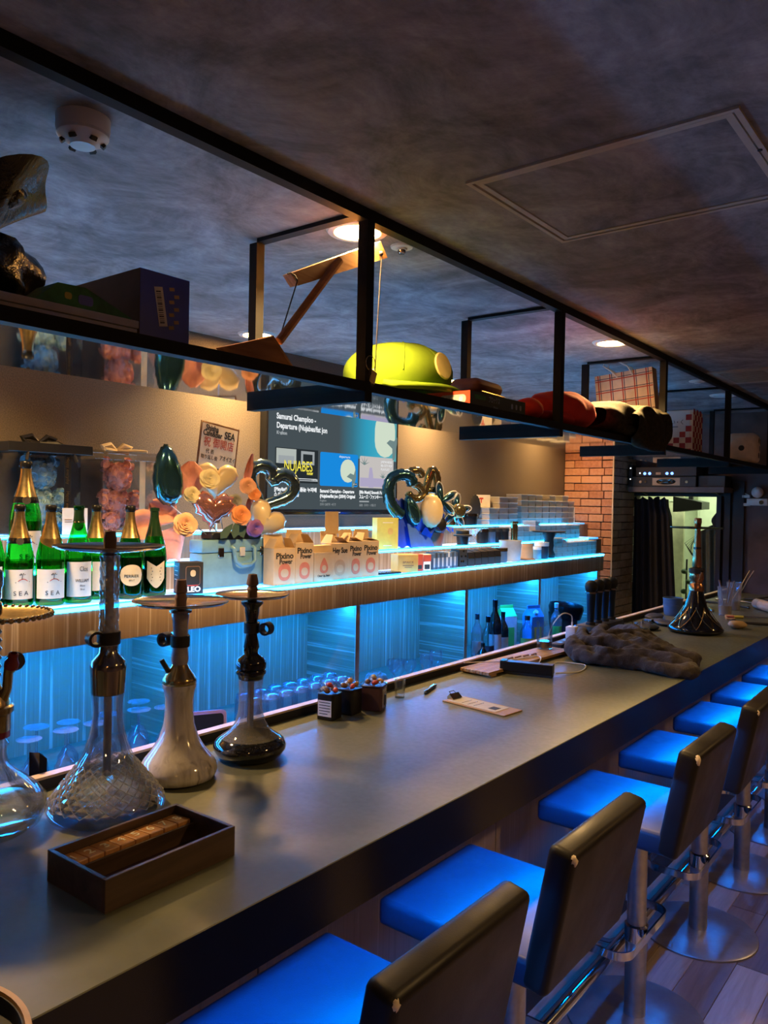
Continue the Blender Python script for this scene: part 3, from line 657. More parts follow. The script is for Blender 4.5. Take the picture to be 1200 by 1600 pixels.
# ------------------------------------------------------------------ things on the counter
pm('tin_black', (.022, .02, .02), .3, metal=.5); pm('tin_print', (.10, .05, .07), .35, metal=.3); pm('paper_white', (.72, .68, .6), .8, var=.08)
thin_glass('cellophane', (.96, .95, .92), .12, .08)
CAND = [('candy_red', (.5, .05, .03)), ('candy_amber', (.6, .28, .05)), ('candy_cream', (.65, .55, .38)), ('candy_brown', (.16, .07, .035))]
for n_, c_ in CAND: pm(n_, c_, .25, coat=.6)
tin_lab = ['square black tin with a white label, leftmost of the three candy tins', 'square black tin in the middle of the three candy tins', 'square printed tin beside the cut-glass tumbler, rightmost of the candy tins']
for k, (tx, ty, rz, wd) in enumerate(((-1.598, 1.772, 12, .058), (-1.592, 1.858, 8, .060), (-1.568, 1.948, 24, .070))):
    tn = empty('candy_tin', (tx, ty, ZT), R(rz), tin_lab[k], 'tin', 'candy tins on the bar')
    w2 = wd / 2; b = rounded(wd, wd, .008, .076).displace(lambda c: c + Vector((0, 0, .040))); b.build('body', 'tin_print' if k == 2 else 'tin_black', tn, 40)
    b = B()
    for zz in (.0775,):
        pts = [(p[0], p[1], zz) for p in [(wd / 2 * sx, wd / 2 * sy) for sx, sy in ((1, .75), (.75, 1), (-.75, 1), (-1, .75), (-1, -.75), (-.75, -1), (.75, -1), (1, -.75))]]; b.tube(pts, .002, 6, True)
    b.build('rim', 'tin_black', tn)
    if k == 0:
        quad('paper_label', 'paper_white', tn, (.0, -w2 - .0006, .036), wd * .8, .048, (1, 0, 0), (0, 0, 1))
        for q in range(5): quad('print_line', 'ink_black', tn, (-.004 if q == 4 else 0, -w2 - .0012, .054 - q * .0085), wd * (.5 if q == 4 else .66), .0022, (1, 0, 0), (0, 0, 1))
    if k == 2:
        quad('print_panel', 'candy_brown', tn, (w2 + .0006, 0, .04), wd * .78, .06, (0, 1, 0), (0, 0, 1)); [quad('print_line', 'ink_white', tn, (w2 + .0013, 0, .064 - q * .004), wd * (.4 - .1 * q), .002, (0, 1, 0), (0, 0, 1)) for q in range(2)]
        quad('print_panel', 'ink_black', tn, (w2 + .0013, .006, .03), .022, .034, (0, 1, 0), (0, 0, 1), bev=.01)
    rr = random.Random(k)
    for q in range(5):
        a = q * PI / 2 + k; c = Matrix.Rotation(R(rz), 4, 'Z') @ Vector((.020 * math.cos(a) * (q > 0), .020 * math.sin(a) * (q > 0), 0))
        cd = empty('wrapped_candy', (tx + c.x, ty + c.y, ZT + .0885 + (.013 if q == 0 else 0)), rr.uniform(0, 3), 'small wrapped candy heaped in the ' + ('leftmost' if k == 0 else 'middle' if k == 1 else 'rightmost') + ' candy tin', 'candy', 'wrapped candies in the ' + ['left', 'middle', 'right'][k] + ' tin')
        B().sphere((0, 0, 0), .0095, 10, 7, (1, 1.25, .8), (rr.uniform(-.6, .6), rr.uniform(-.5, .5), 0)).build('sweet', CAND[(q + k) % 4][0], cd)
        b = B()
        for sg in (-1, 1): b.lathe([(.0025, 0), (.006, .005), (.0095, .010)], 8, (0, sg * .011, .001), Matrix.Rotation(-sg * PI / 2, 4, 'X'))
        b.build('wrapper', 'cellophane', cd, 0)
def faceted(h, r0, r1, n=9, mat='clear_glass'):
    b = B().lathe([(0, 0), (r0, 0), (r0, .004), (r1, h), (r1 - .0025, h), (r0 - .004, .012), (0, .011)], n * 2)
    b.displace(lambda c: Vector((c.x * (1 - .10 * abs(math.sin(math.atan2(c.y, c.x) * n / 2 + c.z * 90))), c.y * (1 - .10 * abs(math.sin(math.atan2(c.y, c.x) * n / 2 + c.z * 90))), c.z)))
    return b
for k, (gx, gy) in enumerate(((-1.607, 2.035), (-1.592, 2.118))):
    g = empty('shot_glass', (gx, gy, ZT), 0, ['small cut-glass tumbler right against the printed candy tin', 'small cut-glass tumbler, the one farther from the candy tins'][k], 'glass', 'cut-glass tumblers')
    faceted(.062, .017, .0215).build('bowl', 'clear_glass', g, 20)
p = empty('pen', (-1.572, 2.27, ZT + .006), R(17), 'short black pen lying on the bar near the back ledge', 'pen')
B().cyl((0, -.055, 0), (0, .05, 0), .0058, n=12).build('barrel', 'gloss_black', p); B().cyl((0, -.068, 0), (0, -.055, 0), .002, .0055, 12).build('tip', 'chrome', p); B().bb((-.0015, 0, .006), (.0015, .045, .0078)).build('clip', 'chrome', p); B().cyl((0, .05, 0), (0, .066, 0), .0052, .004, 12).build('cap', 'brass_dark', p)
wood('maple', (.58, .36, .15), (.42, .24, .09), 0, 16, .5); wood('pine', (.60, .36, .15), (.34, .17, .06), 1, 16, .5)
cb = empty('clipboard', (-1.325, 2.21, ZT), R(-6), 'thin wooden clipboard with a strip of paper lying on the bar', 'clipboard')
B().bb((-.125, -.050, 0), (.125, .050, .004), .001, 1).build('board', 'maple', cb, 0); B().bb((-.112, -.040, .0042), (.082, .040, .0048)).build('paper_slip', 'paper_white', cb, 0)
B().bb((.04, -.02, .0049), (.07, .012, .0052)).build('print_mark', 'ink_black', cb, 0)
for q in range(3): B().bb((-.06 + q * .025, -.03, .0049), (-.058 + q * .025, .025, .0052)).build('print_line', 'candy_brown', cb, 0)
cbc = B().prism([(-.1255, .004), (-.102, .0055), (-.1, .008), (-.117, .022), (-.1265, .012)], -.024, .024, 1).build('binder_clip', 'brass_dark', cb, 0)
B().tube([(-.118, -.012, .02), (-.128, -.012, .026), (-.128, .012, .026), (-.118, .012, .02)], .0015, 6).build('clip_wire', 'chrome', cbc)
# slatted wooden serving board
sb = empty('slatted_board', (-1.575, 2.925, ZT), R(-2), 'pale slatted wooden serving board against the back ledge', 'board')
for k in range(9): B().bb((-.068 + k * .0148, -.335, .007), (-.068 + k * .0148 + .0132, .335, .019), .001, 1).build('slat', 'pine', sb, 0)
for y in (-.3, 0, .3): B().bb((-.068, y - .02, 0), (.064, y + .02, .0068)).build('crosspiece', 'pine', sb, 0)
bkz = empty('black_box', (-1.44, 2.735, ZT + .004), R(16), 'long narrow black box resting against the slatted board', 'box')
B().box((0, 0, .026), (.205, .042, .038), (0, R(0), 0), .002, 2).build('body', 'tin_black', bkz, 0); B().box((-.09, 0, .046), (.022, .042, .002)).build('tab', 'gloss_black', bkz, 0); B().bb((-.1, -.018, -.0035), (.1, .018, .0065)).build('foot_strip', 'rubber_black', bkz, 0)
pm('cable_white', (.7, .68, .62), .5, var=0)
def cable(pts, r, mat, label, name='charging_cable', cat='cable'):
    P_ = [Vector(p) for p in pts]; out = []
    for i in range(len(P_) - 1):
        a, b_, c, d_ = P_[max(i - 1, 0)], P_[i], P_[i + 1], P_[min(i + 2, len(P_) - 1)]
        for q in range(6):
            t_ = q / 6; out.append(.5 * ((2 * b_) + (c - a) * t_ + (2 * a - 5 * b_ + 4 * c - d_) * t_ ** 2 + (3 * b_ - a - 3 * c + d_) * t_ ** 3))
    out.append(P_[-1]); return tag(B().tube(out, r, 7).build(name, mat), label, cat)
z_ = ZT + .003
cable([(-1.345, 2.79, z_ + .01), (-1.31, 2.90, z_), (-1.315, 2.99, z_), (-1.345, 3.06, z_), (-1.39, 3.06, z_), (-1.43, 3.05, z_), (-1.46, 3.02, z_)], .0026, 'cable_white', 'white charging cable looping on the bar beside the crumpled towel')
cable([(-1.655, 2.62, ZT + .034), (-1.64, 2.72, ZT + .024), (-1.60, 2.78, ZT + .022), (-1.56, 2.9, ZT + .022), (-1.53, 3.0, ZT + .022), (-1.49, 2.95, ZT + .022), (-1.47, 2.87, ZT + .004)], .0022, 'cable_white', 'thin white cable trailing over the slatted board')
for k in range(4):
    tag(B().tube([(-1.60 + .012 * k, 2.86 + .05 * k, ZT + .0215), (-1.585 + .01 * k, 2.885 + .05 * k, ZT + .0255), (-1.60 + .014 * k, 2.905 + .045 * k, ZT + .0215)], .003, 7).build('hair_clip', 'clay_brown'), 'little dark curled scrap lying on the slatted board', 'scrap', 'scraps on the slatted board')
# drink glass on the board
dg = empty('drink_glass', (-1.60, 3.20, ZT + .019), 0, 'straight clear glass with a little amber drink on the slatted board', 'glass')
B().lathe([(0, 0), (.034, 0), (.036, .12), (.0345, .12), (.0325, .006), (0, .006)], 32).build('bowl', 'thin_clear', dg)
B().lathe([(0, .0065), (.0323, .0065), (.0328, .034), (0, .034)], 32).build('drink', 'candy_brown', dg)
pm('plastic_white', (.72, .7, .66), .4, var=.03)
pb = empty('power_strip', (-1.60, 3.42, ZT), R(4), 'black power strip under the white charger plug', 'power strip')
B().bb((-.03, -.13, 0), (.03, .13, .028), .005, 2).build('housing', 'rubber_black', pb)
for k in range(3): B().bb((-.012, -.09 + k * .07, .0281), (.012, -.06 + k * .07, .0285)).build('socket', 'tin_black', pb, 0)
ch = empty('charger_plug', (-1.598, 3.48, ZT + .0287), R(4), 'white cube charger plug standing on the power strip', 'charger')
B().bb((-.024, -.024, 0), (.024, .024, .058), .004, 2).build('cube_body', 'plastic_white', ch)
B().cyl((0, 0, .058), (0, 0, .078), .005, .004, 10).build('plug_tip', 'plastic_white', ch)
cable([(-1.598, 3.48, ZT + .109), (-1.60, 3.47, ZT + .140), (-1.62, 3.42, ZT + .150), (-1.645, 3.37, ZT + .10), (-1.652, 3.33, ZT + .035), (-1.652, 3.29, ZT + .008)], .0026, 'cable_white', 'white cable arching up out of the charger plug')
bw = empty('black_dish', (-1.465, 3.75, ZT), 0, 'round black ashtray dish behind the crumpled towel', 'dish')
B().lathe([(0, 0), (.05, 0), (.066, .012), (.072, .042), (.066, .044), (.058, .014), (0, .010)], 36).build('bowl', 'gloss_black', bw)
B().lathe([(.066, .042), (.0745, .042), (.0745, .046), (.066, .046)], 36).build('rim', 'gunmetal', bw)
# microphone stand with four microphones
pm('mic_mesh', (.012, .012, .013), .6, metal=.3, var=.3, vs=300); pm('mic_body', (.02, .035, .05), .28, metal=.6)
ms = empty('microphone_charger', (-1.600, 3.83, ZT), 0, 'black charging block holding four microphones', 'charger')
B().bb((-.06, -.185, 0), (.05, .185, .07), .008, 2).build('block', 'rubber_black', ms)
for k in range(4): B().lathe([(.021, .066), (.024, .068), (.024, .082), (.019, .084)], 20, (-.002, -.129 + k * .086, 0)).build('socket', 'rubber_black', ms)
B().bb((-.07, -.26, 0), (.02, -.19, .05), .006, 2).build('adapter', 'tin_black', ms)
ml = ['nearest', 'second', 'third', 'farthest']
for k in range(4):
    m_ = empty('microphone', (-1.602, 3.83 - .129 + k * .086, ZT + .0845), 0, 'black handheld microphone upright in the charging block, %s of the four' % ['leftmost', 'second from the left', 'third from the left', 'rightmost'][k], 'microphone', 'microphones in the charging block')
    m_.scale = (1.2, 1.2, 1.16)
    B().lathe([(0, 0), (.0145, 0), (.0165, .05), (.019, .105), (.0195, .12), (.014, .124)], 20).build('body', 'mic_body', m_)
    B().lathe([(.0195, .119), (.0225, .121), (.0225, .128), (.0195, .130)], 20).build('collar_ring', 'gunmetal', m_)
    B().lathe([(.018, .128), (.0245, .137), (.0265, .15), (.0235, .165), (.014, .175), (0, .178)], 20).build('head', 'mic_mesh', m_)
# two small glasses by the microphone block
for k, (gx, gy) in enumerate(((-1.475, 3.86), (-1.46, 3.94), (-1.435, 4.02))):
    g = empty('stemmed_glass', (gx, gy, ZT), 0, 'small clear faceted glass in front of the microphone block', 'glass', 'small clear glasses by the microphones'); faceted(.075, .018, .024).build('bowl', 'clear_glass', g, 20)

# round tray at the near end
e = empty('round_tray', (-.972, .338, ZT), 0, 'round dark tray with a tan wooden rim at the bottom corner of the picture', 'tray'); B().lathe([(0, 0), (.146, 0), (.150, .004), (.150, .022), (.146, .022), (.142, .006), (0, .005)], 64).build('dish', 'black_board', e); B().lathe([(.1465, .018), (.149, .026), (.156, .026), (.158, .018), (.1505, .006)], 64).build('rim', 'maple', e)
# crumpled towel
def _towel():
    m, nt, b = nodes('towel_brown'); f = noise(nt, coords(nt), 160, 3)
    nt.links.new(ramp(nt, f, [(.3, (.018, .013, .011)), (.7, (.040, .030, .025))]), b.inputs['Base Color']); b.inputs['Roughness'].default_value = .95; b.inputs['Sheen Weight'].default_value = .08; bump(nt, b, f, .5, .003)
_towel()
tw = B()
def roll(pts, r, k=12):
    P_ = [Vector(p) + Vector((0, 0, ZT)) for p in pts]; out = []; rad = []
    for i in range(len(P_) - 1):
        a, b_, c, d_ = P_[max(i - 1, 0)], P_[i], P_[i + 1], P_[min(i + 2, len(P_) - 1)]
        for q in range(5):
            t_ = q / 5; out.append(.5 * ((2 * b_) + (c - a) * t_ + (2 * a - 5 * b_ + 4 * c - d_) * t_ ** 2 + (3 * b_ - a - 3 * c + d_) * t_ ** 3)); rad.append(r * (1 + .16 * math.sin(i * 2.1 + q * .5 + r * 90)))
    out.append(P_[-1]); rad.append(r * .8); tw.tube(out, rad, k)
roll([(-1.50, 3.52, .04), (-1.50, 3.36, .045), (-1.46, 3.20, .04), (-1.38, 3.13, .036), (-1.30, 3.17, .04)], .036)
roll([(-1.47, 3.55, .075), (-1.43, 3.40, .085), (-1.36, 3.27, .08), (-1.26, 3.22, .07), (-1.16, 3.20, .055), (-1.05, 3.16, .045), (-.95, 3.17, .035)], .034)
roll([(-1.44, 3.62, .06), (-1.36, 3.56, .085), (-1.28, 3.46, .085), (-1.22, 3.36, .075), (-1.13, 3.30, .06), (-1.03, 3.26, .05), (-.94, 3.25, .035)], .034)
roll([(-1.36, 3.66, .035), (-1.27, 3.58, .05), (-1.19, 3.47, .05), (-1.11, 3.40, .045), (-1.02, 3.34, .035)], .032)
roll([(-1.42, 3.12, .03), (-1.31, 3.08, .03), (-1.22, 3.11, .032), (-1.14, 3.13, .03), (-1.05, 3.09, .03), (-.96, 3.10, .03), (-.925, 3.16, .028)], .028)
roll([(-1.40, 3.45, .04), (-1.25, 3.30, .045), (-1.10, 3.22, .035)], .058)
roll([(-1.36, 3.55, .045), (-1.22, 3.42, .045), (-1.08, 3.29, .035)], .052)
roll([(-1.42, 3.20, .06), (-1.34, 3.32, .10), (-1.26, 3.42, .09), (-1.22, 3.52, .06)], .026)
roll([(-1.22, 3.13, .05), (-1.16, 3.24, .075), (-1.12, 3.35, .06)], .024)
roll([(-1.46, 3.44, .035), (-1.38, 3.30, .04)], .05)
roll([(-1.33, 3.14, .055), (-1.28, 3.10, .06), (-1.20, 3.14, .06), (-1.10, 3.17, .055), (-1.0, 3.13, .05)], .022)
roll([(-1.52, 3.42, .075), (-1.47, 3.30, .09), (-1.40, 3.21, .08), (-1.33, 3.20, .075)], .024)
tw_o = tag(tw.build('towel', 'towel_brown', None, 70), 'crumpled dark brown towel heaped on the bar', 'towel')
md = tw_o.modifiers.new('r', 'REMESH'); md.mode = 'VOXEL'; md.voxel_size = .0065; md.use_smooth_shade = True
md = tw_o.modifiers.new('s', 'SMOOTH'); md.factor = .5; md.iterations = 4
tx_ = bpy.data.textures.new('towel_wrinkles', 'CLOUDS'); tx_.noise_scale = .055; tx_.noise_depth = 2
md = tw_o.modifiers.new('d', 'DISPLACE'); md.texture = tx_; md.strength = .028; md.mid_level = .5; md.texture_coords = 'LOCAL'

# ------------------------------------------------------------------ television
em('screen_slate', (.060, .078, .088), 1.0); em('screen_white', (.85, .88, .9), 1.0); em('screen_grey', (.42, .46, .48), .8); em('screen_dark', (.02, .026, .03), 1)
em('screen_blue', (.01, .25, .72), 1.0); em('screen_moon', (.62, .72, .58), 1.0); em('screen_yellow', (.9, .78, .08), 1.0); em('screen_beige', (.55, .52, .50), 1.0)
em('screen_lilac', (.42, .38, .55), 1.0); em('screen_pale', (.55, .6, .56), .8); em('screen_sage', (.16, .24, .24), 1)
def _hero():
    m = bpy.data.materials.new('screen_hero'); m.use_nodes = True; nt = m.node_tree; nt.nodes.clear(); o = nt.nodes.new('ShaderNodeOutputMaterial'); e = nt.nodes.new('ShaderNodeEmission')
    tc = nt.nodes.new('ShaderNodeTexCoord'); sp = nt.nodes.new('ShaderNodeSeparateXYZ'); nt.links.new(tc.outputs['Object'], sp.inputs[0])
    mr = nt.nodes.new('ShaderNodeMapRange'); mr.inputs[1].default_value = -.26; mr.inputs[2].default_value = .26; nt.links.new(sp.outputs[0], mr.inputs[0])
    nt.links.new(ramp(nt, mr.outputs[0], [(0, (.060, .078, .088)), (.22, (.04, .17, .24)), (.45, (.03, .33, .50)), (.75, (.06, .42, .55)), (1, (.10, .35, .36))]), e.inputs[0]); nt.links.new(e.outputs[0], o.inputs[0]); MATS['screen_hero'] = m
_hero()
pm('tv_black', (.008, .008, .009), .25)
tv = empty('television', (-2.885, 3.195, 1.565), 0, 'wall-mounted television showing a music video menu', 'television')
def TP(y, z, d=0): return (.0355 + d, y - 3.195, z - 1.565)
B().bb((-.012, -.535, .003), (.034, .535, .628), .003, 1).build('casing', 'tv_black', tv, 0)
B().bb((.0336, -.4, .010), (.0342, .4, .020)).build('lower_trim', 'gunmetal', tv, 0)
quad('maker_mark', 'aluminium', tv, TP(3.2, 1.583, -.0006), .04, .006, t=.0004)
scr = B().bb((.0335, -.52, .034), (.0347, .52, .615)).build('screen', 'screen_slate', tv, 0)
def sq(y, z, w, h_, mat, d=0, bev=0, name='picture_tile'): return quad(name, mat, scr, TP(y, z, d), w, h_, t=.0004, bev=bev)
def st_(s, y0, z, size, mat='screen_white', w=None, d=.0012, bold=.0012): return text(s, size, mat, scr, TP(y0, z, d), align='LEFT', ext=.0001, bold=bold, width=w)
sq(3.455, 2.03, .51, .29, 'screen_hero')
quad('picture_tile', 'screen_moon', scr, TP(3.60, 2.03, .0008), .19, .25, t=.0004, bev=.09)
B().prism([(0, 0), (.03, .02), (.07, .015), (.10, .04), (.10, .0), (.08, -.09), (.06, -.10), (.055, -.03)], -.0002, .0002, 0).build('picture_shape', 'screen_sage', scr, 0, TP(3.615, 1.99, .0014))
st_('Samurai Champloo -', 2.727, 2.064, .040, w=.284); st_('Departure (Nujabes/fat jon', 2.728, 2.018, .040, w=.37); st_('Keglton', 2.729, 1.982, .022, 'screen_grey', w=.072)
sq(2.878, 1.822, .31, .175, 'screen_dark', .0004); sq(2.80, 1.868, .14, .075, 'screen_pale', .0008); sq(2.80, 1.85, .11, .04, 'screen_grey', .0012); sq(2.955, 1.865, .10, .07, 'screen_grey', .0008); sq(2.955, 1.862, .07, .045, 'screen_dark', .0012)
st_('NUJABES', 2.782, 1.818, .075, 'screen_yellow', w=.205, d=.0018, bold=.0006); st_('PLAYLIST', 2.95, 1.784, .014, 'screen_yellow', w=.045, d=.0018); sq(2.878, 1.757, .29, .003, 'screen_white', .001); sq(2.878, 1.748, .31, .006, 'screen_grey', .0008); st_('1:01:40', 2.985, 1.752, .014, w=.042, d=.002, bold=0)
sq(3.205, 1.815, .31, .18, 'screen_blue', .0004, .01); quad('picture_tile', 'screen_moon', scr, TP(3.275, 1.812, .0009), .125, .128, t=.0004, bev=.06)
B().prism([(0, 0), (.03, .02), (.06, .012), (.075, .05), (.08, 0), (.06, -.06), (.045, -.06), (.045, -.015)], -.0002, .0002, 0).build('picture_shape', 'screen_sage', scr, 0, TP(3.265, 1.78, .0014))
st_('departure', 3.20, 1.888, .018, w=.09, d=.001, bold=0); sq(3.335, 1.74, .036, .015, 'screen_dark', .0012); st_('4:18', 3.322, 1.74, .011, w=.026, d=.0018, bold=0)
sq(3.53, 1.812, .31, .18, 'screen_beige', .0004, .01); sq(3.53, 1.755, .30, .05, 'screen_lilac', .0007)
for cy, s_ in ((3.415, 1), (3.585, .7)):
    for a in (-70, -35, 0, 35, 70): o = B().prism([(-.004, 0), (.004, 0), (.0015, .05 * s_)], -.0001, .0001, 2).build('picture_shape', 'screen_sage', scr, 0); frame(o, (0, math.cos(R(a)), math.sin(R(a))), (0, -math.sin(R(a)), math.cos(R(a))), TP(cy, 1.855 if s_ == 1 else 1.785, .0012))
B().prism([(-.02, 0), (.024, 0), (.02, .07), (.008, .115), (-.012, .115), (-.02, .07)], -.0001, .0001, 0).build('picture_shape', 'screen_lilac', scr, 0, TP(3.475, 1.725, .0016))
for i_, s_ in enumerate(('JAPANESE', '80s CITY POP', 'PLAYLIST')): st_(s_, 3.565, 1.877 - i_ * .022, .019, w=.105 if i_ != 2 else .08, d=.0016, bold=0)
sq(3.655, 1.735, .034, .014, 'screen_dark', .0012); st_('59:20', 3.642, 1.735, .010, w=.026, d=.0018, bold=0)
st_('[Playlist] 읽을 때 듣는 누자베', 2.719, 1.699, .024, w=.305); st_('스 (Nujabes) 노래들', 2.719, 1.673, .024, w=.175)
st_('Samurai Champloo - Departure', 3.051, 1.697, .024, w=.28); st_('(Nujabes/fat jon (2004) Original', 3.051, 1.670, .024, w=.288); st_('Keglton', 3.052, 1.646, .014, 'screen_grey', w=.05, bold=0); st_('조회수 228만회 · 4년 전', 3.052, 1.625, .016, 'screen_grey', w=.125, bold=0)
st_('[80s Music] Smooth Funky Vibes', 3.375, 1.697, .024, w=.29); st_('スムーズ・ファンキー・ヴァイブ', 3.375, 1.670, .024, w=.293); sq(3.42, 1.645, .085, .008, 'screen_grey', .0006); st_('画像 · 조회수 · 1개월 전', 3.377, 1.623, .016, 'screen_grey', w=.145, bold=0)

# ------------------------------------------------------------------ bottles on the lowest step
thin_glass('green_glass', (.10, .78, .14), .05, .03); thin_glass('green_glass_dark', (.05, .45, .08), .05, .03)
pm('foil_gold', (.52, .37, .16), .3, metal=1, var=.25, vs=60); pm('foil_black', (.012, .012, .012), .25, metal=.5); pm('label_cream', (.68, .64, .56), .6, var=.06); pm('label_tan', (.52, .42, .25), .6); pm('sun_red', (.5, .05, .03), .6)
pm('wine_dark', (.01, .03, .012), .15)
def arcplate(r, z0, z1, half, n=16, c=0.0, outline=None):
    b = B(); vs = []
    for i in range(n + 1):
        t_ = -1 + 2 * i / n; a = c + half * t_; lo, hi = (z0, z1) if not outline else outline(t_, z0, z1)
        vs.append((b.bm.verts.new((r * math.cos(a), r * math.sin(a), lo)), b.bm.verts.new((r * math.cos(a), r * math.sin(a), hi))))
    for (a0, a1), (b0, b1) in zip(vs, vs[1:]): b.bm.faces.new((a0, b0, b1, a1))
    return b
def wrap(o, r, c=0.0):
    """bend a flat lettering mesh (local x to the right, y up) round a bottle"""
    for q in o.data.vertices:
        a = c + q.co.x / r; rr = r + .0008 + q.co.z; q.co = Vector((rr * math.cos(a), rr * math.sin(a), q.co.y))
def wtext(s, size, mat, par, r, z, c=0.0, **k):
    o = text(s, size, mat, par, (0, 0, 0), ext=.0001, **k); wrap(o, r, c); o.matrix_local = Matrix.Translation((0, 0, z)); return o
def bottle(x, y, z, rz, kind, label, s=1.0, dark=False):
    bt = empty('champagne_bottle', (x, y, z), rz, label, 'bottle', 'sparkling wine bottles on the lit shelf'); bt.scale = (s, s, s)
    prof = [(0, .012), (.030, .004), (.040, 0), (.0435, .006), (.044, .02), (.044, .14), (.042, .165), (.034, .20), (.024, .235), (.0175, .262), (.0145, .285), (.0145, .302), (.0165, .304), (.0165, .314), (.014, .317), (.0, .317)]
    g = B().lathe(prof, 36).build('glass_body', 'green_glass_dark' if dark else 'green_glass', bt, 60)
    B().lathe([(0, .013), (.039, .010), (.041, .02), (.041, .142), (0, .142)], 28).build('wine', 'wine_dark' if dark else 'green_glass_dark', bt, 60)
    if kind in ('seal', 'gold', 'oval', 'plainlabel'):
        B().lathe([(.0335, .208), (.0285, .222), (.0245, .2365), (.018, .2625), (.0152, .285), (.0152, .299)], 36).build('gold_foil', 'foil_gold', bt, 60)
        B().lathe([(.0152, .297), (.0172, .303), (.0172, .315), (.0145, .319), (0, .320)], 28).build('neck_foil', 'foil_black', bt, 60)
    if kind == 'seal':
        B().lathe([(.0365, .196), (.0368, .197), (.0318, .214), (.0312, .214)], 36).build('neck_band', 'foil_black', bt); B().cyl((.030, 0, .206), (.040, 0, .2035), .0115, n=20).build('gold_seal', 'brass_dark', bt)
    if kind == 'gold':
        arcplate(.0385, .182, .212, 1.2, outline=lambda t, a, c: (a + .020 * abs(t), c)).displace(lambda c: Vector((c.x * (1.0 - (c.z - .182) * 4.5), c.y * (1.0 - (c.z - .182) * 4.5), c.z))).build('foil_tab', 'foil_gold', bt)
    if kind == 'bare':
        B().lathe([(.0305, .215), (.0248, .2362), (.0182, .263), (.0152, .285), (.0152, .303), (.017, .304), (.017, .316), (0, .319)], 36).build('neck_foil', 'wine_dark', bt, 60)
    if kind == 'ring':
        B().lathe([(.0152, .262), (.0178, .263), (.016, .285), (.0155, .318), (0, .319)], 36).build('neck_foil', 'wine_dark', bt, 60); B().lathe([(.0185, .262), (.0192, .262), (.0186, .267), (.018, .267)], 28).build('neck_ring', 'chrome', bt)
    r = .0446
    if kind in ('seal', 'gold'):
        lb = arcplate(r, .022, .115, 1.15).build('label', 'label_cream', bt)
        wtext('S E A', .020, 'ink_black', lb, r, .040, .10, width=.044)
        lp = B(); lp.prism([(-.016, 0), (.016, 0), (.009, .006), (.0, .009), (-.009, .006)], 0, .0002); o = lp.build('label_sun', 'sun_red', lb, 0); wrap(o, r, .22); o.location = (0, 0, .078)
        lp = B().prism([(-.022, -.0015), (.022, .0005), (.022, .002), (-.022, .001)], 0, .0002); o = lp.build('label_wave', 'ink_black', lb, 0); wrap(o, r, .22); o.location = (0, 0, .075)
        lp = B().prism([(-.001, 0), (.001, 0), (.003, .014), (.0015, .014)], 0, .0002)
        for a in (20, 70, 120, 165): lp.prism([(.002, .014), (.002 + .009 * math.cos(R(a - 12)), .014 + .006 * math.sin(R(a - 12))), (.002 + .010 * math.cos(R(a + 12)), .013 + .007 * math.sin(R(a + 12)))], 0, .0002)
        o = lp.build('label_palm', 'ink_black', lb, 0); wrap(o, r, .14); o.location = (0, 0, .084)
    if kind == 'ring':
        lb = arcplate(r, .022, .135, 1.0).build('label', 'label_cream', bt); wtext('Clos', .022, 'ink_black', lb, r, .112, .28, width=.026); wtext('WILLIAM', .015, 'ink_black', lb, r, .074, .20, width=.044); wtext('Blanc', .008, 'ink_black', lb, r, .058, .2); wtext('Brut', .008, 'ink_black', lb, r, .046, .2)
    if kind == 'plainlabel': arcplate(r, .03, .128, .9).build('label', 'label_cream', bt)
    if kind == 'oval':
        lb = arcplate(r, .045, .118, .95, outline=lambda t, a, c: ((a + c) / 2 - (c - a) / 2 * math.sqrt(max(0, 1 - t * t)), (a + c) / 2 + (c - a) / 2 * math.sqrt(max(0, 1 - t * t)))).build('label', 'label_tan', bt); wtext('PERRIER', .015, 'ink_black', lb, r, .078, .0, width=.05); wtext('BRUT', .008, 'ink_black', lb, r, .064, 0)
    if kind == 'bare':
        lb = arcplate(r, .03, .128, .75, outline=lambda t, a, c: (a + .035 * abs(t) ** 1.5, c - .02 * (1 - abs(t)))).build('label', 'label_tan', bt)
        for q in range(5): o = B().prism([(-.018 + .003 * (q % 2), 0), (.018 - .003 * (q % 2), 0), (.018 - .003 * (q % 2), .003), (-.018 + .003 * (q % 2), .003)], 0, .0002).build('print_line', 'ink_black', lb, 0); wrap(o, r, 0); o.location = (0, 0, .10 - q * .011)
    return bt
ang = R(-24)
bottle(-2.45, 1.235, Z1, ang, 'seal', 'green bottle with gold foil, round neck seal and palm label, partly behind the ornate hookah', 1.0)
bottle(-2.40, 1.312, Z1, ang, 'gold', 'green bottle with plain gold foil and palm label, next to the neck-sealed one', 1.0)
bottle(-2.388, 1.402, Z1, ang, 'ring', 'green bottle with dark neck, silver ring and tall cream label', 1.0)
bottle(-2.44, 1.497, Z1, ang, 'plainlabel', 'gold-foiled green bottle standing right behind the twisted glass stem', 1.0)
bottle(-2.372, 1.585, Z1, ang, 'oval', 'dark green bottle with an oval tan label', 1.0, True)
bottle(-2.378, 1.688, Z1, ang, 'bare', 'green bottle without foil, wearing a shield-shaped tan label', .985, True)
bottle(-2.45, 1.142, Z1, ang, 'plainlabel', 'green bottle cut by the left edge of the picture', 1.0)
bottle(-2.575, 1.318, Z2, ang, 'seal', 'large gold-foiled green bottle on the step above the other bottles', 1.14)

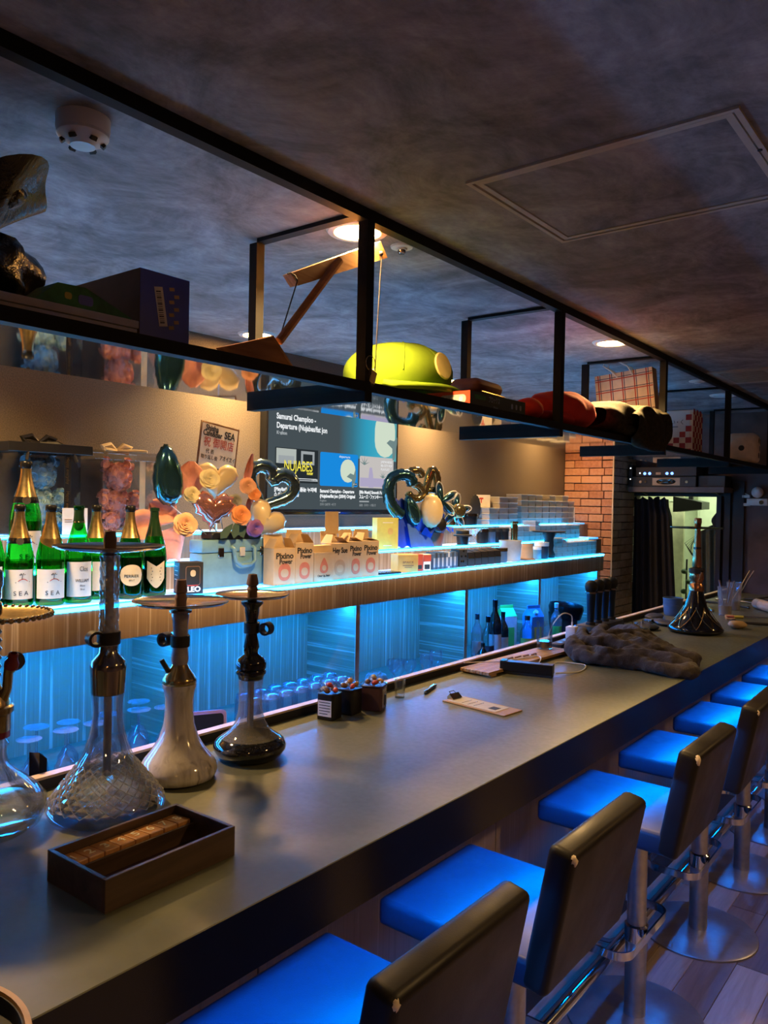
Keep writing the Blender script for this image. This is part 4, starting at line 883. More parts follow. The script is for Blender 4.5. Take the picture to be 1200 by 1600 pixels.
# ------------------------------------------------------------------ boxed rose bears
pm('rose_blue', (.50, .72, .80), .8, var=.25, vs=30); pm('rose_pink', (.88, .42, .32), .8, var=.25, vs=30); thin_glass('acetate', (.96, .97, .98), .03, .04); pm('ribbon_black', (.012, .011, .01), .35); pm('ribbon_cream', (.62, .48, .26), .45)
pm('rose_cream', (.72, .62, .36), .75, var=.15); pm('rose_peach', (.78, .42, .24), .75, var=.2); pm('rose_orange', (.80, .30, .10), .75, var=.2)
def rosette(r, mat, name='rose', layers=3, n=5):
    """ribbon rosette: a spiral strip leaning outward"""
    b = B(); N = 26; pv = None
    for i in range(N + 1):
        t = i / N; a = t * 2 * PI * 2.6; q = r * (.10 + .90 * t); h0 = r * (.18 - .18 * t); h1 = r * (.72 - .38 * t)
        v0 = b.bm.verts.new((q * .62 * math.cos(a), q * .62 * math.sin(a), h0)); v1 = b.bm.verts.new((q * math.cos(a), q * math.sin(a), h1 + .05 * r * math.sin(i * 1.9)))
        if pv: b.bm.faces.new((pv[0], v0, v1, pv[1]))
        pv = (v0, v1)
    return b.mesh(name, mat, 60)
def full_rose(r, mat, name='rose', layers=6):
    """rose seen from the front: overlapping cupped petal rings, smaller and more upright inward"""
    b = B()
    for L in range(layers):
        f = L / (layers - 1); RL = r * (1 - .80 * f); n = 5 if L < 3 else (4 if L < 4 else 3); cup = .10 + .75 * f; zl = r * (.05 + .30 * f)
        for q in range(n):
            a = 2 * PI * q / n + L * .63; half = PI / n * 1.28; rows = []
            for j in range(5):
                w = j / 4; row = []
                for m in range(7):
                    u = -1 + m / 3; rho = (.15 + .85 * w) * (1 - .16 * u * u * w); aa = a + half * u
                    z = zl + RL * cup * rho * rho - (.10 * RL * (1 - f * .6) if j == 4 else 0) + .05 * RL * u * w
                    row.append(b.bm.verts.new((RL * rho * math.cos(aa), RL * rho * math.sin(aa), z)))
                rows.append(row)
            for A, D in zip(rows, rows[1:]):
                for m in range(6): b.bm.faces.new((A[m], A[m + 1], D[m + 1], D[m]))
    b.sphere((0, 0, r * .38), r * .11, 8, 6, (1, 1, 1.3))
    return b.mesh(name, mat, 70)
def along(n):
    return Vector(n).to_track_quat('Z', 'Y').to_euler()
def rose_bear(x, y, z, mat, label, scale=1.0):
    t_ = empty('rose_bear', (x, y, z), 0, label, 'bear figure', 'rose bears in clear gift boxes')
    blobs = [((0, 0, .075), .062, (.9, 1, 1.15)), ((.01, 0, .18), .050, (1, 1.05, 1)), ((.0, -.045, .225), .020, (1, 1, 1)), ((.0, .045, .225), .020, (1, 1, 1)), ((.045, -.045, .025), .028, (1.2, 1, 1)), ((.045, .045, .025), .028, (1.2, 1, 1)), ((.03, -.066, .10), .022, (1, 1, 1.5)), ((.03, .066, .10), .022, (1, 1, 1.5))]
    t_.scale = (.88, 1.06, 1.14)
    b = B()
    for c, r, s in blobs: b.sphere(c, r * .86, 14, 9, s)
    b.build('bear_core', mat, t_)
    me = rosette(.019, mat); rr = random.Random(3); pts = []
    for c, r, s in blobs:
        N = int(26 * (r / .05) ** 1.6) + 5
        for k in range(N):
            zz = 1 - 2 * (k + .5) / N; ph = k * 2.39996; q = math.sqrt(1 - zz * zz); n = Vector((q * math.cos(ph), q * math.sin(ph), zz))
            if n.x < -.35: continue
            p = Vector(c) + Vector((n.x * s[0], n.y * s[1], n.z * s[2])) * r * .88
            if all((p - o).length > .0175 for o in pts): pts.append(p); link_copy(me, 'rose', t_, p, along(n + Vector((rr.uniform(-.2, .2), rr.uniform(-.2, .2), 0))))
    return t_
def gift_box(x, y, z, w, d, h_, lid, label, rib):
    g = empty('gift_box', (x, y, z), 0, label, 'gift box', 'clear gift boxes on the top shelf')
    for nm, a, c in (('clear_panel', (d / 2 - .0012, -w / 2, 0), (d / 2, w / 2, h_)), ('clear_panel', (-d / 2, -w / 2, 0), (-d / 2 + .0012, w / 2, h_)), ('clear_panel', (-d / 2 + .002, -w / 2, 0), (d / 2 - .002, -w / 2 + .0012, h_)), ('clear_panel', (-d / 2 + .002, w / 2 - .0012, 0), (d / 2 - .002, w / 2, h_))): B().bb(a, c).build(nm, 'acetate', g, 0)
    B().bb((-d / 2 + .002, -w / 2 + .002, -.0), (d / 2 - .002, w / 2 - .002, .004)).build('box_base', 'ribbon_black' if rib == 'ribbon_black' else 'ribbon_cream', g, 0)
    e = .042
    B().bb((-d / 2 - .006, -w / 2 - e, h_), (d / 2 + .012, w / 2 + e, h_ + .034), .001, 1).build('lid', lid, g, 0)
    B().bb((d / 2 + .0005, w * .22, 0), (d / 2 + .0025, w * .22 + .026, h_)).build('ribbon', rib, g, 0)
    bo = B()
    for sg in (-1, 1):
        bo.tube([(0, 0, h_ + .04), (.0, sg * .03, h_ + .062), (.0, sg * .065, h_ + .055), (.0, sg * .05, h_ + .037), (0, 0, h_ + .04)], [.006, .012, .010, .012, .006], 8)
        bo.tube([(0, 0, h_ + .04), (.04, sg * .05, h_ + .04), (.088 if rib == 'ribbon_black' else .06, sg * .085, h_ + (.012 if rib == 'ribbon_black' else .04)), (.097 if rib == 'ribbon_black' else .07, sg * .095, h_ - (.03 if rib == 'ribbon_black' else -.039))], [.005, .008, .007, .006], 6)
    bo.build('bow', rib, g)
    return g
BXX = -2.795
rose_bear(BXX, 1.478, Z3 + .013, 'rose_blue', 'bear made of pale blue roses inside the black-lidded clear box')
g = gift_box(BXX, 1.478, Z3, .235, .17, .296, 'ribbon_black', 'clear gift box with black lid and black ribbon bow', 'ribbon_black')
for k in range(2): text('Happy everyday', .017, 'foil_gold', g, (.0885, .235 * .22 + .013, .235 - k * .125), (0, 0, -1), (0, 1, 0), width=.098)
rose_bear(BXX, 1.80, Z3 + .013, 'rose_pink', 'bear made of salmon pink roses inside the clear-lidded box')
gift_box(BXX, 1.80, Z3, .225, .17, .286, 'acetate', 'clear gift box with transparent lid and thin cream ribbon', 'ribbon_cream')
cd = empty('message_card', (-2.693, 1.565, Z3), R(4), 'small white card standing between the two rose bear boxes', 'card')
B().bb((-.001, -.052, 0), (.001, .052, .098)).build('card_sheet', 'label_cream', cd, 0); quad('card_border', 'gunmetal', cd, (.0014, .016, .045), .04, .062, bev=.018); [quad('print_line', 'candy_brown', cd, (.0014, -.028, .055 - q * .008), .03, .0025) for q in range(2)]
bx_ = empty('yellow_carton', (-2.80, 1.15, Z3), R(8), 'tall yellow carton cut by the left edge of the picture', 'carton'); B().bb((-.05, -.05, 0), (.05, .05, .40), .003, 1).build('body', 'candy_amber', bx_, 0); B().prism([(-.05, .40), (.05, .40), (0, .44)], -.05, .05, 1).build('gable', 'candy_amber', bx_, 0)

# ------------------------------------------------------------------ blue case, balloon bouquet, placard
pm('placard_cream', (.78, .62, .38), .6, var=.05); pm('case_blue', (.15, .30, .38), .45); pm('balloon_navy', (.06, .17, .20), .14, metal=.9, var=.2, vs=8); pm('balloon_silver', (.20, .31, .33), .16, metal=.9, var=.3, vs=40); pm('balloon_cream', (.60, .46, .24), .38, coat=.3, var=.06); pm('balloon_pink', (.55, .24, .20), .14, metal=.8, var=.2, vs=10)
pm('tulle_pink', (.70, .30, .22), .8, var=.2); pm('petal_purple', (.30, .12, .34), .7); pm('leaf_dark', (.05, .09, .05), .6); pm('leaf_grey', (.25, .24, .2), .6); pm('balloon_gold', (.34, .27, .12), .14, metal=.85, var=.3, vs=10); pm('paper_blue', (.01, .05, .42), .6, var=.2); pm('paper_sky', (.05, .14, .50), .6); pm('pot_terracotta', (.20, .07, .04), .6)
cs = empty('vanity_case', (-2.452, 2.13, Z1), 0, 'pale blue hard case with a curved handle under the balloon bouquet', 'case')
B().bb((-.04, -.20, 0), (.04, .20, .135), .006, 2).build('body', 'case_blue', cs); B().bb((-.041, -.201, .137), (.041, .201, .187), .006, 2).build('lid', 'case_blue', cs)
B().tube([(.042, -.055, .155), (.055, -.055, .150), (.064, -.05, .10), (.066, -.025, .085), (.066, .025, .085), (.064, .05, .10), (.055, .055, .150), (.042, .055, .155)], .0085, 10).build('handle', 'case_blue', cs)
for y in (-.11, .11, 0): B().bb((.0405, y - .014, .118), (.046, y + .014, .155), .002, 1).build('clasp', 'gunmetal' if y else 'aluminium', cs)
bq = empty('balloon_bouquet', (-2.452, 2.08, Z1 + .1875), 0, 'bouquet of heart balloons and roses on the blue case', 'bouquet')
OX, OY, OZ = -2.452, 2.08, Z1 + .1875
def bp(y, z, x=0): return Vector((x, y - OY, z - OZ))
def heart_xy(t):
    return (16 * math.sin(t) ** 3 / 17, (13 * math.cos(t) - 5 * math.cos(2 * t) - 2 * math.cos(3 * t) - math.cos(4 * t)) / 17)
def puffy(name, mat, par, c, r, th, outline, rot=0, tilt=(0, 0, 0), n=40, m=7, crinkle=.05):
    """foil balloon: outline inflated on both sides with a wrinkled seam"""
    b = B()
    for sg in (1, -1):
        rings = []
        for j in range(m + 1):
            s = j / m
            ring = []
            for i in range(n):
                x, y = outline(2 * PI * i / n); k = s
                wr = 1 + crinkle * s ** 4 * math.sin(i * 2.6) * .6
                ring.append(b.bm.verts.new((sg * th * math.sqrt(max(0, 1 - s ** 2.2)) * (1 + .0 * i), x * r * k * wr, y * r * k * wr)) if j else None)
            if j == 0: rings.append([b.bm.verts.new((sg * th, 0, 0))])
            else: rings.append(ring)
        for i in range(n): b.bm.faces.new((rings[0][0], rings[1][i], rings[1][(i + 1) % n]))
        for A, D in zip(rings[1:], rings[2:]):
            for i in range(n): b.bm.faces.new((A[i], A[(i + 1) % n], D[(i + 1) % n], D[i]))
    bmesh.ops.remove_doubles(b.bm, verts=b.bm.verts, dist=.0003)
    o = b.build(name, mat, par, 70); o.location = c; o.rotation_euler = (R(rot), tilt[1], tilt[2]); return o
def drop_xy(t): return (.48 * math.sin(t) * (1 - .25 * math.cos(t)), math.cos(t) * 1.0)
puffy('leaf_balloon', 'balloon_navy', bq, bp(1.795, 1.732, .0), .115, .045, drop_xy, 4, (0, 0, R(-25)))
puffy('heart_balloon', 'balloon_cream', bq, bp(2.045, 1.725, -.02), .088, .04, heart_xy, -4, (0, 0, R(-30)))
puffy('heart_balloon', 'balloon_pink', bq, bp(1.965, 1.61, .055), .088, .045, heart_xy, -6, (0, 0, R(-30)), crinkle=.18)
puffy('heart_balloon', 'balloon_cream', bq, bp(2.245, 1.565, .05), .090, .045, heart_xy, -38, (0, 0, R(-30)))
def ring_balloon(par, c, r, tr, outline, mat, rot=0, rz=-30, n=56, name='open_heart_balloon'):
    b = B(); pts = []; rad = []
    for i in range(n):
        x, y = outline(2 * PI * i / n); pts.append((0, x * r, y * r)); rad.append(tr * (1 + .06 * math.sin(i * 2.9)) * (.85 + .15 * math.cos(2 * PI * i / n)))
    b.tube(pts, rad, 14, True); o = b.build(name, mat, par, 70); o.location = c; o.rotation_euler = (R(rot), 0, R(rz)); return o
ring_balloon(bq, bp(2.315, 1.70, .0), .105, .033, heart_xy, 'balloon_silver', -22)
RSE = [(1.825, 1.548, .07, .045, 'rose_peach'), (1.955, 1.722, .045, .040, 'rose_cream'), (2.09, 1.583, .075, .040, 'rose_orange'), (2.155, 1.70, .04, .036, 'rose_peach'), (2.178, 1.668, .055, .028, 'rose_orange'), (1.885, 1.66, .03, .032, 'rose_cream'), (2.10, 1.64, .03, .028, 'leaf_grey')]
for k, (y, z, x, r, m_) in enumerate(RSE): link_copy(full_rose(r * 1.05, m_, 'rose'), 'rose', bq, bp(y, z, x), along((1, -.45, .25)))
o = link_copy(full_rose(.038, 'petal_purple', 'dahlia', 7), 'dahlia', bq, bp(2.165, 1.53, .075), along((1, -.4, -.1)))
for k, (y, z, h_, a) in enumerate(((1.86, 1.69, .12, -22), (1.91, 1.70, .13, 4), (2.185, 1.73, .15, 14), (1.84, 1.60, .11, -50), (1.78, 1.57, .13, -75), (2.20, 1.60, .11, 12))):
    b = B()
    def tul(u, w, h_=h_): 
        wd = (.012 + .045 * math.sin(PI * min(1, w * 1.0)) ** .8) * (1.0 if k not in (2, 5) else .3); return Vector((.012 * math.sin(u * 7 + w * 3), (u - .5) * 2 * wd, w * h_))
    o = b.grid(tul, 9, 9).build('tulle_wrap', 'tulle_pink', bq, 60); o.location = bp(y, z - .04, -.02); o.rotation_euler = (R(-a), 0, R(-25))
for k in range(4):
    o = B().prism([(0, 0), (.018, .02), (.012, .06), (0, .08), (-.012, .05), (-.016, .02)], -.0006, .0006, 0).build('leaf', 'leaf_dark', bq, 0); o.location = bp(2.0 + k * .06, 1.49, .06 + .01 * (k % 2)); o.rotation_euler = (R(-40 + k * 30), 0, R(-20))
B().bb((-.035, -.10, .0005), (.035, .16, .03), .004, 1).build('foam_base', 'ribbon_black', bq)
for (y, z, x) in ((1.795, 1.63, 0), (2.045, 1.66, -.02), (1.965, 1.55, .045), (2.245, 1.50, .03), (2.315, 1.61, 0)):
    B().tube([bp(2.08 + (y - 2.08) * .35, OZ + .02, 0), bp(y, z, x)], .002, 6).build('balloon_stick', 'plastic_white', bq)
# pink tulle sheet beside the case
tl = B().grid(lambda u, w: Vector((.02 * math.sin(u * 9 + w * 2) - .03 * w, (u - .5) * (.10 + .16 * w), w * .13 + .012 * math.sin(u * 11))), 26, 12).build('tulle_sheet', 'tulle_pink', None, 60); tl.location = (-2.56, 1.88, Z2); tag(tl, 'loose sheet of pink tulle fanned out left of the blue case', 'fabric')
# placard on a stick
pc = empty('congratulation_placard', (-2.70, 2.235, Z3), R(0), 'cream congratulation placard with red characters on a stick', 'sign')
pk = empty('board', (0, 0, .34)); pk.parent = pc
del_ = pk; bpy.data.objects.remove(del_)
bd = B().bb((-.002, -.107, -.10), (.002, .107, .10)).build('board', 'candy_brown', pc, 0, (0.004, .0, .365), (R(-7), 0, 0))
B().bb((.0021, -.099, -.092), (.0026, .099, .092)).build('board_face', 'placard_cream', bd, 0)
B().cyl((0, 0, 0), (0, 0, .30), .003, n=8).build('stick', 'plastic_white', pc)
text('Shisha', .034, 'ink_black', bd, (.003, -.045, .075), width=.07, bold=.0008); text('Cafe&Bar', .034, 'ink_black', bd, (.003, -.04, .051), width=.105, bold=.0008); text('SEA', .045, 'ink_black', bd, (.003, .055, .058), width=.06, bold=.001)
text('祝 御開店', .045, 'sun_red', bd, (.003, 0, .012), width=.165); text('代 表', .022, 'ink_black', bd, (.003, -.045, -.026), width=.045); text('取り乱し役', .020, 'ink_black', bd, (.003, -.045, -.052), width=.09); text('アオイヱイ', .026, 'ink_black', bd, (.003, .055, -.045), width=.085)
# small black box
lb_ = empty('figure_box', (-2.345, 1.815, Z1), R(-18), 'small black collectible box lettered LEO', 'box')
B().bb((-.03, -.045, 0), (.03, .045, .115), .001, 1).build('body', 'ink_black', lb_, 0); text('LEO', .026, 'ink_white', lb_, (.0304, .010, .016), bold=.001, width=.05); quad('print_frame', 'clay_brown', lb_, (.0303, .006, .066), .055, .07, bev=.008); quad('print_panel', 'ink_black', lb_, (.0307, .006, .066), .051, .066, bev=.007); quad('print_shape', 'label_tan', lb_, (.0312, .006, .075), .02, .024, bev=.009)
quad('print_line', 'sun_red', lb_, (.0304, .006, .031), .04, .004)
for q in range(4): quad('print_line', 'ink_white', lb_, (-.004, -.0453, .10 - q * .016), .03, .003, (1, 0, 0), (0, 0, 1))

# ------------------------------------------------------------------ opened toy cartons
pm('carton_cream', (.50, .35, .20), .7, var=.08); pm('print_coral', (.52, .15, .08), .7, var=.12); pm('print_tan', (.42, .26, .14), .7)
CL = ['leftmost opened cream carton with script lettering and a coral oval', 'second opened cream carton with script lettering from the blue case', 'short cream carton with a red teardrop print in the middle of the row', 'opened cream carton with a tall raised flap and a tan oval', 'opened cream carton between the tan-oval one and the end of the row', 'last opened cream carton of the row, nearest the black phone']
for k, (y, w, h_, kind) in enumerate(((2.275, .112, .150, 0), (2.392, .100, .168, 0), (2.502, .112, .118, 1), (2.617, .110, .160, 2), (2.725, .090, .165, 0), (2.832, .108, .165, 0))):
    c = empty('toy_carton', (-2.345 if k != 2 else -2.335, y, Z1), R(-6), CL[k], 'carton', 'opened toy cartons in a row')
    B().bb((-.035, -w / 2, 0), (.035, w / 2, h_), .001, 1).build('body', 'carton_cream', c, 0)
    fl = lambda pts, l, r: B().prism(pts, -.0006, .0006, 2).build('flap', 'carton_cream', c, 0, l, r)
    if k != 2:
        fl([(-w / 2, 0), (w / 2, 0), (w / 2 * .85, .055), (-w / 2 * .85, .055)], (-.035, 0, h_), (R(75 + 10 * (k % 3)), R(0), R(90)))
        fl([(-.034, 0), (.034, 0), (.024, .045), (-.024, .045)], (0, -w / 2, h_), (R(60), 0, 0)); fl([(-.034, 0), (.034, 0), (.024, .045), (-.024, .045)], (0, w / 2, h_), (R(115 + 10 * k), 0, 0))
        if k == 3: fl([(-w * .38, 0), (w * .38, 0), (w * .36, .10), (-w * .36, .10)], (-.033, .01, h_ + .04), (R(88), R(0), R(90)))
        text('Pixino' if kind == 0 else 'Hey Sue', .034, 'ink_black', c, (.0354, 0, h_ - .032), width=w * .8, bold=.001)
        if kind == 0: text('Power', .028, 'ink_black', c, (.0354, .006, h_ - .056), width=w * .6, bold=.0008)
        quad('print_oval', 'print_coral' if kind == 0 else 'print_tan', c, (.0355, 0, .052), w * .56, .072, bev=w * .26); quad('print_oval', 'carton_cream', c, (.0359, 0, .048), w * .36, .034, bev=.016)
    else:
        B().bb((-.036, -w / 2 - .001, h_), (.036, w / 2 + .001, h_ + .006)).build('lid_flap', 'carton_cream', c, 0); B().prism([(-.05, 0), (.06, 0), (.06, .03), (-.05, .028)], -.02, .03, 0).build('flap', 'carton_cream', c, 0, (-.01, 0, h_ + .007))
        tx = [(.021 * math.sin(t) * (1 - .55 * math.cos(t)), .034 * math.cos(t)) for t in [2 * PI * q / 20 for q in range(20)]]
        B().prism(tx, 0, .0005, 0).build('print_drop', 'print_coral', c, 0, (.0352, 0, .068)); quad('print_oval', 'carton_cream', c, (.0361, 0, .058), .024, .024, bev=.011); text('Cheer Up, Baby!', .013, 'ink_black', c, (.0354, 0, .024), width=.07)
ph = empty('black_phone', (-2.345, 2.985, Z1), R(-10), 'black phone lying flat beside the yellow box', 'phone'); B().bb((-.035, -.075, 0), (.035, .075, .009), .003, 2).build('body', 'gloss_black', ph); B().bb((-.032, -.07, .009), (.032, .07, .0095)).build('screen', 'tv_black', ph, 0)
pm('box_yellow', (.55, .50, .10), .55); pm('box_mustard', (.55, .36, .10), .6); pm('box_red', (.42, .06, .03), .6)
def sbox(name, x, y, z, d, w, h_, m_, label, rz=0, prints=(), cat='box'):
    e = empty(name, (x, y, z), R(rz), label, cat); B().bb((-d / 2, -w / 2, 0), (d / 2, w / 2, h_), .0012, 1).build('body', m_, e, 0)
    for py, pz, pw, phh, pm_ in prints: quad('print_panel', pm_, e, (d / 2 + .0004, py, pz), pw, phh)
    return e
e = sbox('tea_box', -2.555, 3.245, Z2, .06, .125, .165, 'box_yellow', 'upright yellow-green box on the middle step under the television', -25, ((0, .14, .06, .004, 'ink_white'), (0, .02, .05, .003, 'ink_white'))); quad('print_ring', 'box_mustard', e, (.0306, .015, .095), .03, .035, bev=.014)
e = sbox('flavour_box', -2.35, 3.145, Z1, .09, .11, .088, 'box_mustard', 'wide mustard yellow box on the lowest step beside the black phone', -28, ((0, .035, .06, .004, 'clay_brown'), (0, .026, .04, .003, 'clay_brown'))); text('SPACE', .015, 'clay_brown', e, (.0455, 0, .05), width=.06)
sbox('red_box', -2.35, 3.245, Z1, .06, .045, .085, 'box_red', 'narrow red box leaning on the mustard yellow box', -20, ((0, .02, .03, .02, 'ink_black'),)); sbox('red_white_box', -2.35, 3.31, Z1, .06, .05, .082, 'paper_white', 'small white box with red top and black window print', -15, ((0, .062, .05, .034, 'box_red'), (0, .018, .035, .024, 'ink_black')))
pm('spine_dark', (.03, .04, .055), .4); pm('spine_blue', (.06, .10, .16), .4); pm('spine_pale', (.35, .38, .42), .5)
for k in range(12):
    e = empty('slim_case', (-2.35, 3.365 + k * .0195, Z1), R(-10), 'slim dark flavour case standing in the row beside the mustard box' if k != 7 else 'the one pale slim case in the row of dark cases', 'case', 'slim dark cases in a row'); B().bb((-.035, -.0085, 0), (.035, .0085, .082 + .006 * (k % 3 == 1)), .001, 1).build('body', 'spine_pale' if k == 7 else ('spine_dark' if k % 2 else 'spine_blue'), e, 0); B().bb((.0351, -.006, .012), (.0356, .006, .06)).build('spine_print', 'spine_blue' if k % 2 else 'spine_pale', e, 0)
# second bouquet
b2 = empty('foil_bouquet', (-2.58, 3.63, Z2), 0, 'navy and gold foil balloon bouquet in blue paper beside the television', 'bouquet'); OY, OZ = 3.63, Z2
def letter(path, r, mat, c, sc, rz=-25):
    P_ = [Vector((0, y * sc, z * sc)) for y, z in path]; out = []
    for i in range(len(P_) - 1):
        a, b_, c2, d_ = P_[max(i - 1, 0)], P_[i], P_[i + 1], P_[min(i + 2, len(P_) - 1)]
        for q in range(5):
            t_ = q / 5; out.append(.5 * ((2 * b_) + (c2 - a) * t_ + (2 * a - 5 * b_ + 4 * c2 - d_) * t_ ** 2 + (3 * b_ - a - 3 * c2 + d_) * t_ ** 3))
    out.append(P_[-1]); n_ = len(out); o = B().tube(out, [r * (.55 if i in (0, n_ - 1) else 1) * (1 + .07 * math.sin(i * 2.7)) for i in range(n_)], 14).build('letter_balloon', mat, b2, 70); o.location = c; o.rotation_euler = (0, 0, R(rz)); return o
letter([(.75, .35), (.55, .85), (0, 1.0), (-.6, .75), (-.85, .1), (-.7, -.6), (-.3, -1.1), (.1, -1.35)], .033, 'balloon_navy', bp(3.385, 1.70, .02), .095)
letter([(.62, .55), (.3, .95), (-.3, .95), (-.6, .55), (-.3, .12), (.3, -.12), (.6, -.55), (.3, -.95), (-.3, -.95), (-.62, -.55)], .023, 'balloon_gold', bp(3.52, 1.745, .015), .078)
letter([(-.7, -1.0), (-.4, -.1), (-.05, .95), (.3, .75), (.5, -.1), (.75, -1.0)], .024, 'balloon_gold', bp(3.685, 1.745, .01), .088); letter([(-.5, -.3), (.5, -.3)], .018, 'balloon_gold', bp(3.685, 1.745, .012), .088)
puffy('heart_balloon', 'balloon_cream', b2, bp(3.575, 1.60, .09), .088, .05, lambda t: (.78 * math.sin(t), 1.08 * math.cos(t)), 0, (0, 0, R(-30)))
star = lambda t: ((.62 + .38 * math.cos(5 * t)) * math.sin(t), (.62 + .38 * math.cos(5 * t)) * math.cos(t))
puffy('star_balloon', 'balloon_navy', b2, bp(3.70, 1.655, .06), .105, .035, star, 10, (0, 0, R(-30)), 50); puffy('star_balloon', 'balloon_navy', b2, bp(3.88, 1.60, .04), .10, .035, star, -8, (0, 0, R(-30)), 50)
for (y, z, r_) in ((3.70, 1.655, .112), (3.88, 1.60, .106)): ring_balloon(b2, bp(y, z, .07 if y < 3.8 else .05), r_, .0035, star, 'plastic_white', 10 if y < 3.8 else -8, -30, 60, 'star_outline')
puffy('round_balloon', 'balloon_gold', b2, bp(3.86, 1.60, .085), .045, .03, lambda t: (math.sin(t), math.cos(t)), 0, (0, 0, R(-30))); puffy('leaf_balloon', 'balloon_navy', b2, bp(3.47, 1.60, .03), .09, .04, drop_xy, 20, (0, 0, R(-25))); puffy('round_balloon', 'ribbon_black', b2, bp(3.66, 1.525, .08), .05, .03, lambda t: (math.sin(t), math.cos(t)), 0, (0, 0, R(-30)))
def cone(u, w): 
    a = -2.4 + u * 4.8; r = .05 + .11 * w + .018 * w * math.sin(u * 26); return Vector((r * math.cos(a) * .55, r * math.sin(a), .02 + .15 * w + .02 * w * math.sin(u * 17)))
B().grid(cone, 40, 8).build('paper_wrap', 'paper_blue', b2, 50); 
def ruffle(u, w): 
    a = -1.7 + u * 3.4; r = .11 + .05 * w; return Vector((r * math.cos(a) * .6 + .02, r * math.sin(a) + .06, .115 + .018 * math.sin(u * 40) * w - .02 * w))
B().grid(ruffle, 60, 4).build('ruffle', 'paper_blue', b2, 50); B().grid(lambda u, w: Vector((.03 - .05 * w, -.30 + .16 * u * (1 - .3 * w) + .04 * w, .005 + .26 * w + .008 * math.sin(u * 12))), 10, 10).build('paper_sheet', 'paper_blue', b2, 60); B().grid(lambda u, w: Vector((.06 - .03 * w, -.20 + .22 * u, .004 + .13 * w * (1 - .5 * u))), 8, 8).build('paper_sheet', 'paper_sky', b2, 60)
B().lathe([(0, .001), (.05, .001), (.062, .08), (.058, .08), (0, .075)], 24, (.02, .07, 0)).build('pot', 'pot_terracotta', b2)
# dark jars and boxes to the right of it
def jar(x, y, z, r, h_, m_, lidm, label, group=None, name='jar'):
    e = empty(name, (x, y, z), 0, label, 'jar', group); B().lathe([(0, 0), (r * .9, 0), (r, .004), (r, h_ * .78), (r * .92, h_ * .8)], 24).build('body', m_, e); B().lathe([(r * .9, h_ * .76), (r * 1.06, h_ * .77), (r * 1.06, h_), (r * .9, h_ * 1.01), (0, h_ * 1.01)], 24).build('lid', lidm, e); return e
e = empty('hookah_bowl', (-2.545, 3.985, Z2), 0, 'black flanged clay bowl on the middle step beside the foil bouquet', 'bowl'); B().lathe([(0, 0), (.034, 0), (.038, .05), (.03, .052)], 24).build('body', 'tin_black', e); B().lathe([(.03, .05), (.056, .052), (.056, .06), (.04, .064), (.04, .084), (.03, .088), (0, .088)], 28).build('flange', 'rubber_black', e)
e = empty('glass_funnel', (-2.55, 4.10, Z2), 0, 'pale blue glass funnel stand on the middle step', 'funnel'); B().lathe([(0, 0), (.034, 0), (.02, .04), (.026, .06), (.05, .09), (.046, .09), (.02, .06)], 24).build('body', 'thin_frost', e)
for k in range(4): jar(-2.56, 4.24 + k * .085, Z2, .037, .092, 'tin_black' if k != 1 else 'spine_blue', 'gunmetal' if k == 0 else 'rubber_black', 'dark round jar in the row of four on the middle step', 'dark jars on the middle step')
e = empty('coil_box', (-2.35, 3.645, Z1), R(-12), 'black box with a round perforated front at the head of the dark boxes', 'box'); B().bb((-.035, -.03, 0), (.035, .03, .095), .002, 1).build('body', 'ink_black', e, 0)
for q in range(5): B().cyl((.035, -.015 + .015 * (q % 3), .03 + .028 * (q // 2)), (.037, -.015 + .015 * (q % 3), .03 + .028 * (q // 2)), .006, n=12).build('hole_ring', 'gunmetal', e)
for k in range(5):
    e = empty('folded_box', (-2.355, 3.74 + k * .073, Z1), R(-14), 'small black box with slanted lid in the row on the lowest step', 'box', 'small black boxes in a row'); B().bb((-.034, -.025, 0), (.034, .025, .042), .001, 1).build('body', 'ink_black', e, 0); B().prism([(-.034, .044), (.034, .044), (.028, .074), (-.034, .086)], -.025, .025, 1).build('lid', 'tin_black', e, 0); B().bb((.0342, -.024, .041), (.036, .024, .046)).build('lid_edge', 'brass_dark', e, 0)
jar(-2.37, 4.125, Z1, .046, .085, 'spine_blue', 'brass_dark', 'wide dark bowl jar at the end of the small black boxes')
pm('tub_grey', (.34, .35, .36), .4); e = empty('tall_cup', (-2.38, 4.27, Z1), 0, 'grey-white frosted plastic tub on the lowest step', 'cup'); B().lathe([(0, 0), (.062, 0), (.07, .125), (.066, .125), (.058, .004), (0, .004)], 28).build('body', 'tub_grey', e)
e = empty('paper_cup', (-2.345, 4.42, Z1), 0, 'beige waxed cup in front of the frosted tub', 'cup'); B().lathe([(0, 0), (.042, 0), (.036, .10), (.033, .10), (.038, .004), (0, .004)], 24).build('body', 'print_tan', e); B().lathe([(.055, 0), (.058, .004), (.045, .01), (.04, .006)], 24).build('foot', 'clay_brown', e)
jar(-2.33, 4.53, Z1, .026, .08, 'case_blue', 'acrylic_white', 'slim teal jar between the beige cup and the dark lidded jar'); jar(-2.345, 4.62, Z1, .045, .105, 'spine_dark', 'acrylic_white', 'dark jar with a pale lid on the lowest step')
e = empty('candle_stand', (-2.36, 4.75, Z1), 0, 'black turned bowl stand with a wide flat top among the tubs', 'stand'); B().lathe([(0, 0), (.04, 0), (.044, .02), (.03, .05), (.036, .08), (.03, .12), (.042, .15), (.042, .165), (0, .165)], 24).build('body', 'rubber_black', e); B().lathe([(0, .165), (.11, .167), (.11, .174), (0, .176)], 32).build('plate', 'tin_black', e)
for k, (y, r) in enumerate(((4.22, .034), (4.38, .04))): jar(-2.76, y, Z3, r * 1.6, .075, 'tin_black', 'gunmetal', ['round dark tin on the top shelf, the one nearer the television', 'round dark tin on the top shelf, the one nearer the tubs'][k])
